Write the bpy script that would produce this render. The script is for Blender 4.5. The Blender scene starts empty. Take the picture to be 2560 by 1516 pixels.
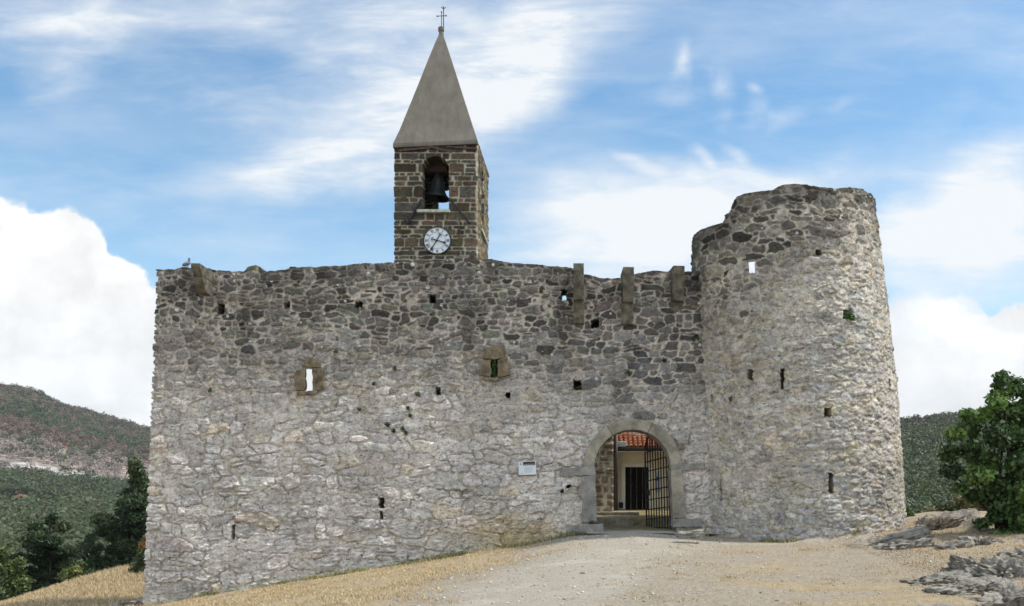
import bpy, math
import numpy as np
R = math.radians
sc = bpy.context.scene
col = sc.collection
rng = np.random.default_rng(7)

# ------------------------------------------------------------------ camera frame used for laying out the place
F0, UC, VC, EYE = 2300.0, 1425.0, 1200.0, 1.6
def P(u, v, Y):
    return np.array([(u - UC) * Y / F0, Y, EYE + (VC - v) * Y / F0])
def proj(X, Y, Z):
    return UC + X / Y * F0, VC - (Z - EYE) / Y * F0
BAT = 0.028
def wallY(z):                       # the wall leans back a little as it rises
    return 23.0 + BAT * (z + 1.2)
def PW(u, v, off=0.0):              # point on the wall face
    Y = 23.1
    for _ in range(4):
        p = P(u, v, Y + off)
        Y = wallY(p[2])
    return P(u, v, Y + off)

# ------------------------------------------------------------------ noise
_T = np.random.default_rng(11).random((256, 256)).astype(np.float32)
def vnoise(x, y, s=0):
    x = np.asarray(x, np.float64) + s * 17.31; y = np.asarray(y, np.float64) + s * 9.77
    xi = np.floor(x).astype(np.int64); yi = np.floor(y).astype(np.int64)
    fx = x - xi; fy = y - yi
    fx = fx * fx * (3 - 2 * fx); fy = fy * fy * (3 - 2 * fy)
    a = _T[xi & 255, yi & 255]; b = _T[(xi + 1) & 255, yi & 255]
    c = _T[xi & 255, (yi + 1) & 255]; d = _T[(xi + 1) & 255, (yi + 1) & 255]
    return (a * (1 - fx) + b * fx) * (1 - fy) + (c * (1 - fx) + d * fx) * fy - 0.5
def fbm(x, y, s=0, oct=4, gain=0.5):
    r = 0; a = 1.0
    for o in range(oct):
        r = r + a * vnoise(x * 2 ** o, y * 2 ** o, s + o * 3)
        a *= gain
    return r
def sstep(a, b, x):
    t = np.clip((x - a) / (b - a), 0, 1)
    return t * t * (3 - 2 * t)

# ------------------------------------------------------------------ object helpers
ORG = {}
def tag(o, label=None, cat=None, group=None, kind=None):
    if label: o['label'] = label
    if cat: o['category'] = cat
    if group: o['group'] = group
    if kind: o['kind'] = kind
    return o
def empty(name, loc, label=None, cat=None, group=None):
    o = bpy.data.objects.new(name, None); col.objects.link(o)
    o.location = loc; o.empty_display_size = 0.2
    ORG[o.name] = np.array(loc, float)
    return tag(o, label, cat, group)
def link(name, me, mat, parent=None, origin=None):
    o = bpy.data.objects.new(name, me); col.objects.link(o)
    if mat is not None:
        me.materials.append(mat)
    if parent is not None:
        o.parent = parent
        org = ORG[parent.name]
    elif origin is not None:
        org = np.array(origin, float); o.location = origin
    else:
        org = np.zeros(3)
    ORG[o.name] = org
    if np.any(org):
        n = len(me.vertices); a = np.empty(n * 3, np.float32)
        me.vertices.foreach_get('co', a)
        a = (a.reshape(-1, 3) - org.astype(np.float32)).ravel()
        me.vertices.foreach_set('co', a)
    me.update()
    return o
def np_mesh(name, V, quads=None, tris=None, attrs=None, smooth=None):
    me = bpy.data.meshes.new(name)
    V = np.asarray(V, np.float32)
    nq = 0 if quads is None else len(quads); nt = 0 if tris is None else len(tris)
    loops = []; starts = []; tot = []
    if nq:
        loops.append(np.asarray(quads, np.int32).ravel()); starts.append(np.arange(nq) * 4)
    if nt:
        loops.append(np.asarray(tris, np.int32).ravel()); starts.append(nq * 4 + np.arange(nt) * 3)
    L = np.concatenate(loops); S = np.concatenate(starts).astype(np.int32)
    me.vertices.add(len(V)); me.vertices.foreach_set('co', V.ravel())
    me.loops.add(len(L)); me.loops.foreach_set('vertex_index', L)
    me.polygons.add(len(S)); me.polygons.foreach_set('loop_start', S)
    if smooth is not None:
        me.polygons.foreach_set('use_smooth', np.asarray(smooth, bool) if np.ndim(smooth) else np.full(len(S), bool(smooth)))
    me.update(calc_edges=True)
    if attrs:
        for k, a in attrs.items():
            at = me.attributes.new(k, 'FLOAT_COLOR', 'POINT')
            a = np.asarray(a, np.float32)
            if a.shape[1] == 3: a = np.hstack([a, np.ones((len(a), 1), np.float32)])
            at.data.foreach_set('color', a.ravel())
    me.validate(clean_customdata=False)
    return me

class MB:
    """collects simple solids; build() links them as one mesh object"""
    def __init__(s): s.v = []; s.f = []
    def add(s, vs, fs):
        b = len(s.v); s.v += [tuple(map(float, p)) for p in vs]; s.f += [tuple(b + i for i in f) for f in fs]
    def box(s, a, b):
        x0, y0, z0 = a; x1, y1, z1 = b
        s.add([(x0,y0,z0),(x1,y0,z0),(x1,y1,z0),(x0,y1,z0),(x0,y0,z1),(x1,y0,z1),(x1,y1,z1),(x0,y1,z1)],
              [(0,3,2,1),(4,5,6,7),(0,1,5,4),(1,2,6,5),(2,3,7,6),(3,0,4,7)])
    def bar(s, a, b, w, d=None, up=(0,0,1)):
        a = np.array(a, float); b = np.array(b, float); d = d or w
        t = b - a; t /= np.linalg.norm(t); up = np.array(up, float)
        if abs(t @ up) > .95: up = np.array((1., 0, 0))
        x = np.cross(t, up); x /= np.linalg.norm(x); y = np.cross(x, t)
        vs = [p + x*sx*w/2 + y*sy*d/2 for p in (a, b) for sx, sy in ((-1,-1),(1,-1),(1,1),(-1,1))]
        s.add(vs, [(0,1,2,3),(7,6,5,4),(0,4,5,1),(1,5,6,2),(2,6,7,3),(3,7,4,0)])
    def tube(s, pts, r, n=8):
        pts = [np.array(p, float) for p in pts]; rs = r if hasattr(r, '__len__') else [r]*len(pts)
        rings = []
        for i, p in enumerate(pts):
            t = pts[min(i+1, len(pts)-1)] - pts[max(i-1, 0)]; t /= np.linalg.norm(t)
            up = np.array((0,0,1.)) if abs(t[2]) < .9 else np.array((1.,0,0))
            x = np.cross(t, up); x /= np.linalg.norm(x); y = np.cross(x, t)
            rings.append([p + rs[i]*(math.cos(2*math.pi*k/n)*x + math.sin(2*math.pi*k/n)*y) for k in range(n)])
        vs = [q for r_ in rings for q in r_]; fs = []
        for i in range(len(pts)-1):
            for k in range(n):
                fs.append((i*n+k, i*n+(k+1)%n, (i+1)*n+(k+1)%n, (i+1)*n+k))
        fs.append(tuple(range(n))[::-1]); fs.append(tuple((len(pts)-1)*n+k for k in range(n)))
        s.add(vs, fs)
    def prism(s, poly, axis, a, b):
        """polygon (2D) extruded along axis 'x','y' or 'z' from a to b"""
        def m(p, t):
            return {'x': (t, p[0], p[1]), 'y': (p[0], t, p[1]), 'z': (p[0], p[1], t)}[axis]
        n = len(poly)
        vs = [m(p, a) for p in poly] + [m(p, b) for p in poly]
        fs = [tuple(range(n)), tuple(range(2*n-1, n-1, -1))] + [(i, n+i, n+(i+1)%n, (i+1)%n) for i in range(n)]
        s.add(vs, fs)
    def lathe(s, prof, c, n=24, M=None):
        c = np.array(c, float); vs = []; fs = []
        for (r, z) in prof:
            for k in range(n):
                p = np.array((r*math.cos(2*math.pi*k/n), r*math.sin(2*math.pi*k/n), z))
                if M is not None: p = M @ p
                vs.append(c + p)
        for i in range(len(prof)-1):
            for k in range(n):
                fs.append((i*n+k, i*n+(k+1)%n, (i+1)*n+(k+1)%n, (i+1)*n+k))
        s.add(vs, fs)
    def blob(s, c, rad, seed=0, amp=.15, sub=2):
        """a rough rounded lump"""
        import bmesh
        bm = bmesh.new(); bmesh.ops.create_icosphere(bm, subdivisions=sub, radius=1)
        vs = np.array([v.co[:] for v in bm.verts]); fs = [tuple(v.index for v in f.verts) for f in bm.faces]; bm.free()
        k = 1 + amp*2*fbm(vs[:,0]*1.7+vs[:,2]*.9+seed*3.1, vs[:,1]*1.7-vs[:,2]*1.3+seed, seed)
        vs = vs*k[:,None]*np.array(rad) + np.array(c)
        s.add(vs, fs)
    def build(s, name, mat, parent=None, smooth=False, bevel=0, origin=None, recalc=True):
        import bmesh
        me = bpy.data.meshes.new(name); me.from_pydata(s.v, [], s.f)
        bm = bmesh.new(); bm.from_mesh(me)
        if recalc: bmesh.ops.recalc_face_normals(bm, faces=bm.faces)
        if bevel: bmesh.ops.bevel(bm, geom=[e for e in bm.edges if e.is_manifold and e.calc_face_angle(0) > .6], offset=bevel, segments=2, affect='EDGES', profile=.6)
        bm.to_mesh(me); bm.free()
        if smooth:
            me.polygons.foreach_set('use_smooth', [True]*len(me.polygons))
        return link(name, me, mat, parent, origin)

# ------------------------------------------------------------------ materials
def nt(name):
    m = bpy.data.materials.new(name); m.use_nodes = True
    t = m.node_tree; b = t.nodes['Principled BSDF']; b.inputs['Roughness'].default_value = .85
    b.inputs['Specular IOR Level'].default_value = .25
    return m, t, b
def nn(t, ty, **kw):
    n = t.nodes.new(ty)
    for k, v in kw.items():
        if k.startswith('i_'): n.inputs[k[2:].replace('_', ' ')].default_value = v
        else: setattr(n, k, v)
    return n
def noise(t, scale, detail=4, rough=.55, vec=None, dist=0):
    n = nn(t, 'ShaderNodeTexNoise'); n.inputs['Scale'].default_value = scale
    n.inputs['Detail'].default_value = detail; n.inputs['Roughness'].default_value = rough; n.inputs['Distortion'].default_value = dist
    if vec is not None: t.links.new(vec, n.inputs['Vector'])
    return n.outputs['Fac']
def mapr(t, x, a, b, c, d, smooth=False):
    n = nn(t, 'ShaderNodeMapRange'); n.interpolation_type = 'SMOOTHSTEP' if smooth else 'LINEAR'
    t.links.new(x, n.inputs[0])
    for i, v in enumerate((a, b, c, d)): n.inputs[1+i].default_value = v
    return n.outputs[0]
def mix(t, f, a, b, mode='MIX'):
    n = nn(t, 'ShaderNodeMix', data_type='RGBA', blend_type=mode)
    for s, x in ((0, f), (6, a), (7, b)):
        if isinstance(x, (int, float)): n.inputs[s].default_value = x
        elif isinstance(x, tuple): n.inputs[s].default_value = (*x[:3], 1)
        else: t.links.new(x, n.inputs[s])
    return n.outputs[2]
def math_(t, op, a, b=None, c=None, clamp=False):
    n = nn(t, 'ShaderNodeMath', operation=op, use_clamp=clamp)
    for i, x in enumerate((a, b, c)):
        if x is None: continue
        if isinstance(x, (int, float)): n.inputs[i].default_value = x
        else: t.links.new(x, n.inputs[i])
    return n.outputs[0]
def scl(t, colr, val):
    n = nn(t, 'ShaderNodeVectorMath', operation='SCALE'); t.links.new(colr, n.inputs[0])
    if isinstance(val, (int, float)): n.inputs['Scale'].default_value = val
    else: t.links.new(val, n.inputs['Scale'])
    return n.outputs[0]
def bump(t, b, h, dist, strength=1.0):
    n = nn(t, 'ShaderNodeBump'); n.inputs['Distance'].default_value = dist; n.inputs['Strength'].default_value = strength
    t.links.new(h, n.inputs['Height']); t.links.new(n.outputs[0], b.inputs['Normal'])
def geo(t): return nn(t, 'ShaderNodeNewGeometry').outputs['Position']
def objc(t): return nn(t, 'ShaderNodeTexCoord').outputs['Object']

def simple(name, c, rough=.8, var=.25, scale=6, bmp=.004, metal=0, c2=None, bscale=None):
    m, t, b = nt(name); p = objc(t)
    n1 = noise(t, scale, 5, .6, p); n2 = noise(t, scale*9, 3, .6, p)
    base = mix(t, mapr(t, n1, .35, .7, 0, 1), tuple(x*(1-var) for x in c), c2 or tuple(min(1, x*(1+var)) for x in c))
    base = scl(t, base, mapr(t, n2, .3, .7, 1-var*.5, 1+var*.5))
    t.links.new(base, b.inputs['Base Color'])
    b.inputs['Roughness'].default_value = rough; b.inputs['Metallic'].default_value = metal
    if bmp: bump(t, b, noise(t, bscale or scale*6, 5, .65, p), bmp)
    return m

def stone_mat(name, lich=1.0):
    m, t, b = nt(name); p = geo(t)
    a = nn(t, 'ShaderNodeAttribute', attribute_name='col')
    aux = nn(t, 'ShaderNodeAttribute', attribute_name='aux')
    sep = nn(t, 'ShaderNodeSeparateColor'); t.links.new(aux.outputs['Color'], sep.inputs[0])
    n1 = noise(t, 7, 6, .65, p); n2 = noise(t, 38, 4, .65, p); n3 = noise(t, 1.6, 3, .5, p)
    c = scl(t, a.outputs['Color'], mapr(t, n1, .28, .72, .62, 1.36))
    c = scl(t, c, mapr(t, n2, .30, .70, .66, 1.32))
    mpx = nn(t, 'ShaderNodeMapping'); mpx.inputs['Scale'].default_value = (1, 1, 1.7); t.links.new(p, mpx.inputs[0])
    n4 = noise(t, 15, 5, .7, mpx.outputs[0], .6); n5 = noise(t, .75, 6, .62, p)
    c = scl(t, c, mapr(t, n4, .56, .70, 1.0, .52, True))
    c = scl(t, c, mapr(t, n5, .38, .62, .98, 1.28))
    # warm weathering, moving from pinkish to olive
    c = mix(t, mapr(t, n3, .35, .65, .0, .2), c, mix(t, 1.0, c, (1.12, 1.0, .80), 'MULTIPLY'))
    # pale lichen rosettes
    v = nn(t, 'ShaderNodeTexVoronoi'); v.inputs['Scale'].default_value = 5.5; t.links.new(p, v.inputs['Vector'])
    sz = nn(t, 'ShaderNodeSeparateColor'); t.links.new(v.outputs['Color'], sz.inputs[0])
    r = math_(t, 'MULTIPLY', math_(t, 'POWER', sz.outputs[0], 3.0), .33)
    d = math_(t, 'ADD', v.outputs['Distance'], math_(t, 'MULTIPLY', math_(t, 'SUBTRACT', n2, .5), .12))
    mk = math_(t, 'GREATER_THAN', math_(t, 'SUBTRACT', r, d), 0.0)
    mk = math_(t, 'MULTIPLY', mk, math_(t, 'MULTIPLY', sep.outputs[0], lich))
    c = mix(t, mk, c, (.50, .50, .46))
    t.links.new(c, b.inputs['Base Color']); b.inputs['Roughness'].default_value = .92; b.inputs['Specular IOR Level'].default_value = .15
    h = math_(t, 'ADD', noise(t, 22, 7, .7, p), math_(t, 'MULTIPLY', noise(t, 70, 3, .6, p), .35))
    bump(t, b, math_(t, 'SUBTRACT', h, mapr(t, n4, .55, .72, 0, .8, True)), .05)
    return m
M = {}
M['stone'] = stone_mat('rubble_stone')
M['ashlar'] = stone_mat('coursed_stone', .5)
M['dressed'] = simple('dressed_stone', (.22, .187, .138), .9, .32, 3.5, .03, c2=(.33, .295, .23))
M['dressed_grey'] = simple('dressed_grey_stone', (.20, .183, .157), .9, .3, 4, .03, c2=(.285, .265, .232))
M['brown_stone'] = simple('brown_sandstone', (.12, .088, .048), .92, .4, 7, .02, c2=(.21, .165, .105))
M['corbel'] = simple('corbel_stone', (.095, .082, .056), .92, .45, 6, .035, c2=(.19, .166, .12))
M['concrete'] = None
M['iron'] = simple('wrought_iron', (.018, .014, .013), .6, .4, 20, .001)
M['dark_iron'] = simple('black_iron', (.012, .012, .012), .55, .3, 20, .001)
M['bronze'] = simple('bell_bronze', (.035, .038, .034), .55, .35, 5, .002, metal=.5)
M['wood'] = simple('old_wood', (.075, .045, .035), .85, .35, 9, .004)
M['darkwood'] = simple('dark_door_wood', (.006, .005, .005), .8, .3, 9, .002)
M['cream'] = simple('cream_plaster', (.76, .68, .50), .9, .06, 2, .003)
M['cream_trim'] = simple('pale_trim', (.80, .75, .64), .9, .06, 3, .002)
M['tile'] = simple('terracotta_tile', (.36, .11, .045), .85, .4, 4, .004, c2=(.50, .22, .12))
M['gutter'] = simple('brown_gutter', (.035, .026, .022), .45, .2, 9, 0)
M['zinc'] = simple('zinc_flashing', (.36, .42, .45), .5, .1, 6, 0, metal=.3)
M['sill'] = simple('mossy_sill', (.33, .35, .27), .9, .3, 8, .006)
M['white'] = simple('clock_white', (.56, .585, .60), .5, .05, 3, 0)
M['ink'] = simple('clock_ink', (.02, .023, .028), .6, .1, 3, 0)
M['black'] = simple('clock_hand_black', (.012, .016, .018), .5, .1, 3, 0)
M['panel'] = simple('sign_panel', (.50, .53, .54), .45, .05, 3, 0)
M['panel_text'] = simple('sign_text_grey', (.33, .35, .36), .5, .05, 3, 0)
M['panel_dark'] = simple('sign_header', (.045, .018, .013), .5, .15, 8, 0)
M['paper'] = simple('paper', (.52, .53, .56), .7, .06, 8, 0)
M['ink_blue'] = simple('blue_print', (.06, .08, .17), .7, .1, 8, 0)

m, t, b = nt('weathered_concrete'); p = objc(t)
mp = nn(t, 'ShaderNodeMapping'); mp.inputs['Scale'].default_value = (3.0, 3.0, .22); t.links.new(p, mp.inputs[0])
st = noise(t, 1.6, 5, .6, mp.outputs[0]); n1 = noise(t, 1.1, 5, .6, p); n2 = noise(t, 30, 3, .6, p)
c = mix(t, mapr(t, n1, .35, .65, 0, 1), (.106, .095, .075), (.130, .117, .093))
c = scl(t, c, mapr(t, st, .35, .62, .82, 1.05)); c = scl(t, c, mapr(t, n2, .3, .7, .93, 1.07))
t.links.new(c, b.inputs['Base Color']); bump(t, b, n2, .01); M['concrete'] = m

def leaf_mat(name, c, trans=.25, rough=.55):
    m, t, b = nt(name)
    a = nn(t, 'ShaderNodeAttribute', attribute_name='col')
    cc = mix(t, 1.0, a.outputs['Color'], c, 'MULTIPLY')
    t.links.new(cc, b.inputs['Base Color']); b.inputs['Roughness'].default_value = rough; b.inputs['Specular IOR Level'].default_value = .3
    if trans:
        tr = nn(t, 'ShaderNodeBsdfTranslucent'); t.links.new(scl(t, cc, 1.5), tr.inputs['Color'])
        mx = nn(t, 'ShaderNodeMixShader'); mx.inputs[0].default_value = trans
        t.links.new(b.outputs[0], mx.inputs[1]); t.links.new(tr.outputs[0], mx.inputs[2])
        t.links.new(mx.outputs[0], t.nodes['Material Output'].inputs['Surface'])
    return m
M['leaf'] = leaf_mat('foliage', (1, 1, 1), .25)
M['leaf_gloss'] = leaf_mat('broad_leaf', (1, 1, 1), .25, .62)
M['straw'] = leaf_mat('dry_straw', (1, 1, 1), .2, .8)
M['bark'] = simple('bark', (.035, .028, .022), .9, .4, 8, .01)
M['pebble'] = leaf_mat('gravel_stone', (1, 1, 1), 0, .9)

# ------------------------------------------------------------------ masonry
def seeds_for(s0, s1, z0, z1, hfun, asp, jit, rg, split=.12):
    S = []
    z = z0
    while z < z1:
        h = hfun(z) * rg.uniform(.75, 1.3)
        s = s0 - rg.uniform(0, .4)
        while s < s1:
            w = h * asp * rg.uniform(.55, 1.6)
            c = s + w/2
            if h > .17 and rg.random() < split:
                k = rg.uniform(.4, .6)
                S.append((c, z + h*k/2, w, h*k)); S.append((c, z + h*k + h*(1-k)/2, w, h*(1-k)))
            else:
                S.append((c + rg.normal(0, jit*w), z + h/2 + rg.normal(0, jit*h), w*rg.uniform(.85, 1.15), h*rg.uniform(.85, 1.2)))
            s += w
        z += h
    return np.array(S)

def masonry(Sg, Zg, seeds, p=2.6, warp=.05, wfreq=3.0, wave=0.0):
    sh = Sg.shape
    s = Sg + warp*2*fbm(Sg*wfreq, Zg*wfreq, 1, 3); z = Zg + warp*1.4*fbm(Sg*wfreq, Zg*wfreq*1.3, 5, 3) + wave*fbm(Sg*.55, Zg*.7, 25, 2)
    D1 = np.empty(sh); D2 = np.empty(sh); I = np.empty(sh, int)
    step = 8
    for r in range(0, sh[0], step):
        a = s[r:r+step].ravel(); b = z[r:r+step].ravel()
        m = np.where((seeds[:,1] > b.min()-.9) & (seeds[:,1] < b.max()+.9))[0]
        q = seeds[m].astype(np.float32)
        a = a.astype(np.float32); b = b.astype(np.float32)
        d = (np.abs((a[:,None]-q[:,0])/q[:,2])**p + np.abs((b[:,None]-q[:,1])/q[:,3])**p)
        i = d.argmin(1); k = np.arange(len(a))
        d1 = d[k, i]**(1/p); d[k, i] = 1e9; d2 = d.min(1)**(1/p)
        n = min(step, sh[0]-r)
        D1[r:r+step] = d1.reshape(n, -1); D2[r:r+step] = d2.reshape(n, -1); I[r:r+step] = m[i].reshape(n, -1)
    e = (D2 - D1) * .5 * seeds[I, 3]
    return I, e, D1

def shell(name, mat, parent, Out, Inn, keep, keepin, attrs, origin=None):
    """outer sheet, inner sheet and the reveals between them as one closed mesh"""
    nr, nc = Out.shape[:2]
    idx = np.arange(nr*nc).reshape(nr, nc)
    def q(ix, kp):
        f = np.stack([ix[:-1,:-1], ix[:-1,1:], ix[1:,1:], ix[1:,:-1]], -1)
        return f[kp]
    fo = q(idx, keep); fi = q(idx, keepin)[:, ::-1] + nr*nc
    V = [Out.reshape(-1,3), Inn.reshape(-1,3)]
    A = {k: [a.reshape(-1, a.shape[-1]), a.reshape(-1, a.shape[-1])] for k, a in attrs.items()}
    kp = np.pad(keep, 1)
    E = []
    # edges between rows
    hz = kp[1:, 1:-1] != kp[:-1, 1:-1]      # (nr, nc-1) edge along columns at row i
    i, j = np.where(hz); E.append(np.stack([idx[i, j], idx[i, j+1]], -1))
    vt = kp[1:-1, 1:] != kp[1:-1, :-1]
    i, j = np.where(vt); E.append(np.stack([idx[i, j], idx[i+1, j]], -1))
    E = np.concatenate(E); n = len(E); b0 = 2*nr*nc
    vo = Out.reshape(-1,3); vi = Inn.reshape(-1,3)
    V.append(np.stack([vo[E[:,0]], vo[E[:,1]], vi[E[:,1]], vi[E[:,0]]], 1).reshape(-1,3))
    for k, a in attrs.items():
        a = a.reshape(-1, a.shape[-1])
        A[k].append(np.stack([a[E[:,0]], a[E[:,1]], a[E[:,1]], a[E[:,0]]], 1).reshape(-1, a.shape[-1]))
    fs = b0 + np.arange(4*n).reshape(-1, 4)
    F = np.concatenate([fo, fi, fs])
    sm = np.concatenate([np.ones(len(fo)+len(fi), bool), np.zeros(n, bool)])
    me = np_mesh(name, np.concatenate(V), quads=F, attrs={k: np.concatenate(v) for k, v in A.items()}, smooth=sm)
    return link(name, me, mat, parent, origin)

def in_rects(U, V, rects, rough=3.2):
    m = np.zeros(U.shape, bool)
    for (cu, cv, w, h) in rects:
        ru = rough*fbm(V*.25, U*0+cu, int(cu) % 7, 2)
        rv = rough*fbm(U*.25, V*0+cv, int(cv) % 7, 2)
        m |= (np.abs(U - cu + ru) < w/2) & (np.abs(V - cv + rv) < h/2)
    return m

def interp(tab, x):
    tab = np.array(tab, float); return np.interp(x, tab[:,0], tab[:,1])

# ================================================================== THE FORTRESS WALL
wall = empty('fortress_wall', (0, 23.4, .4), 'long rubble stone fortress wall with arched gateway and putlog holes', 'wall')
TOP = [(370,660),(388,661),(396,655),(470,655),(523,662),(598,665),(608,653),(620,650),(634,653),(646,664),(698,661),(710,655),(800,652),(900,645),
       (1000,641),(1080,638),(1125,627),(1160,630),(1200,635),(1260,645),(1330,650),(1400,657),(1430,672),(1480,682),(1520,680),(1560,668),
       (1600,664),(1690,665),(1800,665)]
HOLE_B = [(541,757,18,26),(703,747,16,15),(878,746,18,16),(1058,732,16,22),(1072,958,12,20),(1243,968,12,14),(1413,943,20,24),
          (1456,792,20,22),(1376,1203,8,7),(1391,1190,11,9),(571,1303,8,38),(934,1232,14,26),(933,1262,9,20),(758,1,1,1),(1704,822,10,8),(1210,900,18,48)]
HOLE_T = [(758,931,17,54),(1380,722,15,28)]
GC = PW(1548, 1146)        # centre of the gate arch
G_RI, G_RO = .94, 1.21
x = np.arange(-10.95, 3.35, .0225); z = np.arange(-1.75, 7.45, .0225)
X, Zr = np.meshgrid(x, z)
uu, _ = proj(X[0], 23.2, 0)
ztop = np.array([PW(u_, interp(TOP, u_))[2] for u_ in uu]) + .035*fbm(x*5, x*0, 3, 3)
Z = np.minimum(Zr, ztop[None, :])
below = Zr < ztop[None, :]
rg = np.random.default_rng(3)
def hwall(zz): return float(np.interp(zz, [-1.5, .5, 2.5, 4.2, 5.2, 6, 7.5], [.30, .28, .235, .205, .175, .155, .15]))
sd = seeds_for(-11.3, 3.6, -2.1, 7.8, hwall, 1.75, .13, rg, .22)
# some stones far smaller, some far larger than their neighbours
q = rg.random(len(sd)); sd[:,2:] *= np.where(q < .14, rg.uniform(.45, .7, len(sd)), np.where(q > .86, rg.uniform(1.25, 1.7, len(sd)), 1))[:,None]
I, e, D1 = masonry(X, Z, sd, 2.5, .07, 2.6, .16)
s2 = seeds_for(-11.3, 3.6, -2.1, 7.8, lambda q_: .115, 2.0, .22, np.random.default_rng(33), .1)
I2, e2, D2_ = masonry(X, Z, s2, 2.2, .06, 3.5, .2)
sx, sz = sd[:,0], sd[:,1]
su, sv = proj(sx, 23.1, sz)
# how dark with old lichen each stone is, and how proud
dark = np.clip(1.0 - (sv - np.interp(su, [380, 700, 1200, 1500, 1700], [760, 765, 755, 800, 820])) / 260.0, 0, 1)
dark = np.maximum(dark, .85*np.exp(-(((su-1560)/190)**2 + ((sv-900)/130)**2)))
dark = np.maximum(dark, .35*np.exp(-(((su-430)/200)**2 + ((sv-860)/120)**2)))
dark = np.clip(dark*rg.uniform(.75, 1.45, len(sd)) + (rg.random(len(sd)) < .06)*.35*(sv < 1100), 0, 1)
dk = dark[:,None]
light_c = np.array([.465, .423, .385]) * rg.uniform(.82, 1.14, (len(sd), 1)) * (1 + rg.normal(0, .011, (len(sd), 3)))
dark_c = np.array([.086, .079, .067]) * rg.uniform(.45, 1.9, (len(sd), 1)) * (1 + rg.normal(0, .04, (len(sd), 3)))
bl = np.exp(-(((su-1560)/200)**2 + ((sv-910)/120)**2))[:,None]
dark_c = dark_c*(1-bl) + bl*np.array([.075, .073, .071])*rg.uniform(.65, 1.7, (len(sd), 1))
tan = (rg.random(len(sd)) < .06)[:,None]
light_c = np.where(tan, light_c*np.array([.97, .91, .80]), light_c)
stone_c = light_c*(1-dk) + dark_c*dk
low = sstep(3.3, 1.0, Z)            # lower wall: rougher, mortar like the stone
mw = .008 + .003*dark[I]*sstep(2.5, 5, Z) + .014*np.clip(fbm(X*3, Z*3, 8, 3)+.1, -.5, 1)
tt = sstep(mw*.75, mw*1.25+.003, e)
off = rg.uniform(-.010, .018, len(sd))
tilt = rg.normal(0, .035, (len(sd), 2))
bul = np.clip(e/.07, 0, 1)**.5
dome = tt*(.016 + .012*bul) + tt*off[I] + tt*(tilt[I,0]*(X-sx[I]) + tilt[I,1]*(Z-sz[I]))
strata = fbm(X*5 + Z*3.0, Z*19 - X*3.0, 21, 4, .65)
off2 = np.random.default_rng(35).uniform(-.5, 1, len(s2)); ti2 = np.random.default_rng(36).normal(0, 1, (len(s2), 2))
chip = sstep(.0, .022, e2)*(.35 + off2[I2]) + ti2[I2,0]*(X-s2[I2,0])*1.6 + ti2[I2,1]*(Z-s2[I2,1])*3.2
chz = sstep(-.12, .22, fbm(X*1.6, Z*1.9, 43, 3))*sstep(5.2, 3.6, Z)
rough = tt*(.014*fbm(X*9, Z*11, 13, 4, .6)) + tt*(.25+.75*low)*strata*.034*(1-.5*dark[I]) + .011*fbm(X*22, Z*22, 15, 2) + tt*chz*chip*.016*(.5+.5*low)
mort = -.004 + .012*fbm(X*8, Z*8, 31, 3)
disp = dome + rough + (1-tt)*mort
# flat smooth old mortar patches over the lower wall
patch = sstep(.12, .38, fbm(X*1.1, Z*1.5, 41, 3))*sstep(4.6, 3.4, Z)
disp = disp*(1-.5*patch)
holl = sstep(.16, .4, fbm(X*2.3, Z*3.1, 47, 3))*(1-tt)*low; disp = disp - holl*.03
colr = stone_c[I]
mcol = np.array([.41, .357, .298]) * (1 + .18*fbm(X*4, Z*4, 51, 3))[..., None]
mcol = mcol*(1 - .05*(dark[I])[..., None])
mcol = mcol*(1 + .08*sstep(2.0, 4.2, Z)*sstep(6.6, 5.2, Z))[..., None]
soot = sstep(.0, .35, fbm(X*1.3, Z*.7, 57, 4) + .35*sstep(1.0, .1, ztop[None,:]-Z) - .12)[..., None]
tc = (sstep(mw*.8, mw*1.3, e)*(1-.45*patch))[..., None]
colr = colr*(1 + (.10*(off2[I2])*chz)[..., None])
C = colr*tc + mcol*(1-tc)
C = C*(1 - .42*soot*sstep(3.2, 5.8, Z)[..., None])
# mortar capping along the top of the wall and moss-dark run-off just under it
cap = np.clip(1 - (ztop[None,:]-Z)/.07, 0, 1)[..., None]
C = C*(1-.8*cap) + cap*.8*np.array([.095, .087, .070])
# tan stones at the foot right of the middle
ft = np.exp(-(((proj(X, 23.0, Z)[0]-1240)/140)**2 + ((proj(X, 23.0, Z)[1]-1310)/45)**2))[..., None]
C = C*(1 - ft*np.array([.05, .14, .38]))
gr = sstep(.25, -.05, Z - (np.interp(X, [-10.7,-8.25,-5.75,-3.25,-1.25,1.25], [-1.22,-.82,-.42,-.02,.3,.62])))[..., None]
C = C*(1 - gr*np.array([.06, .03, .16]))
aux = np.stack([np.clip(dark[I]*.9+.06, 0, 1)*tt, patch, low], -1)
Out = np.stack([X, wallY(Z) - disp, Z], -1)
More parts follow.
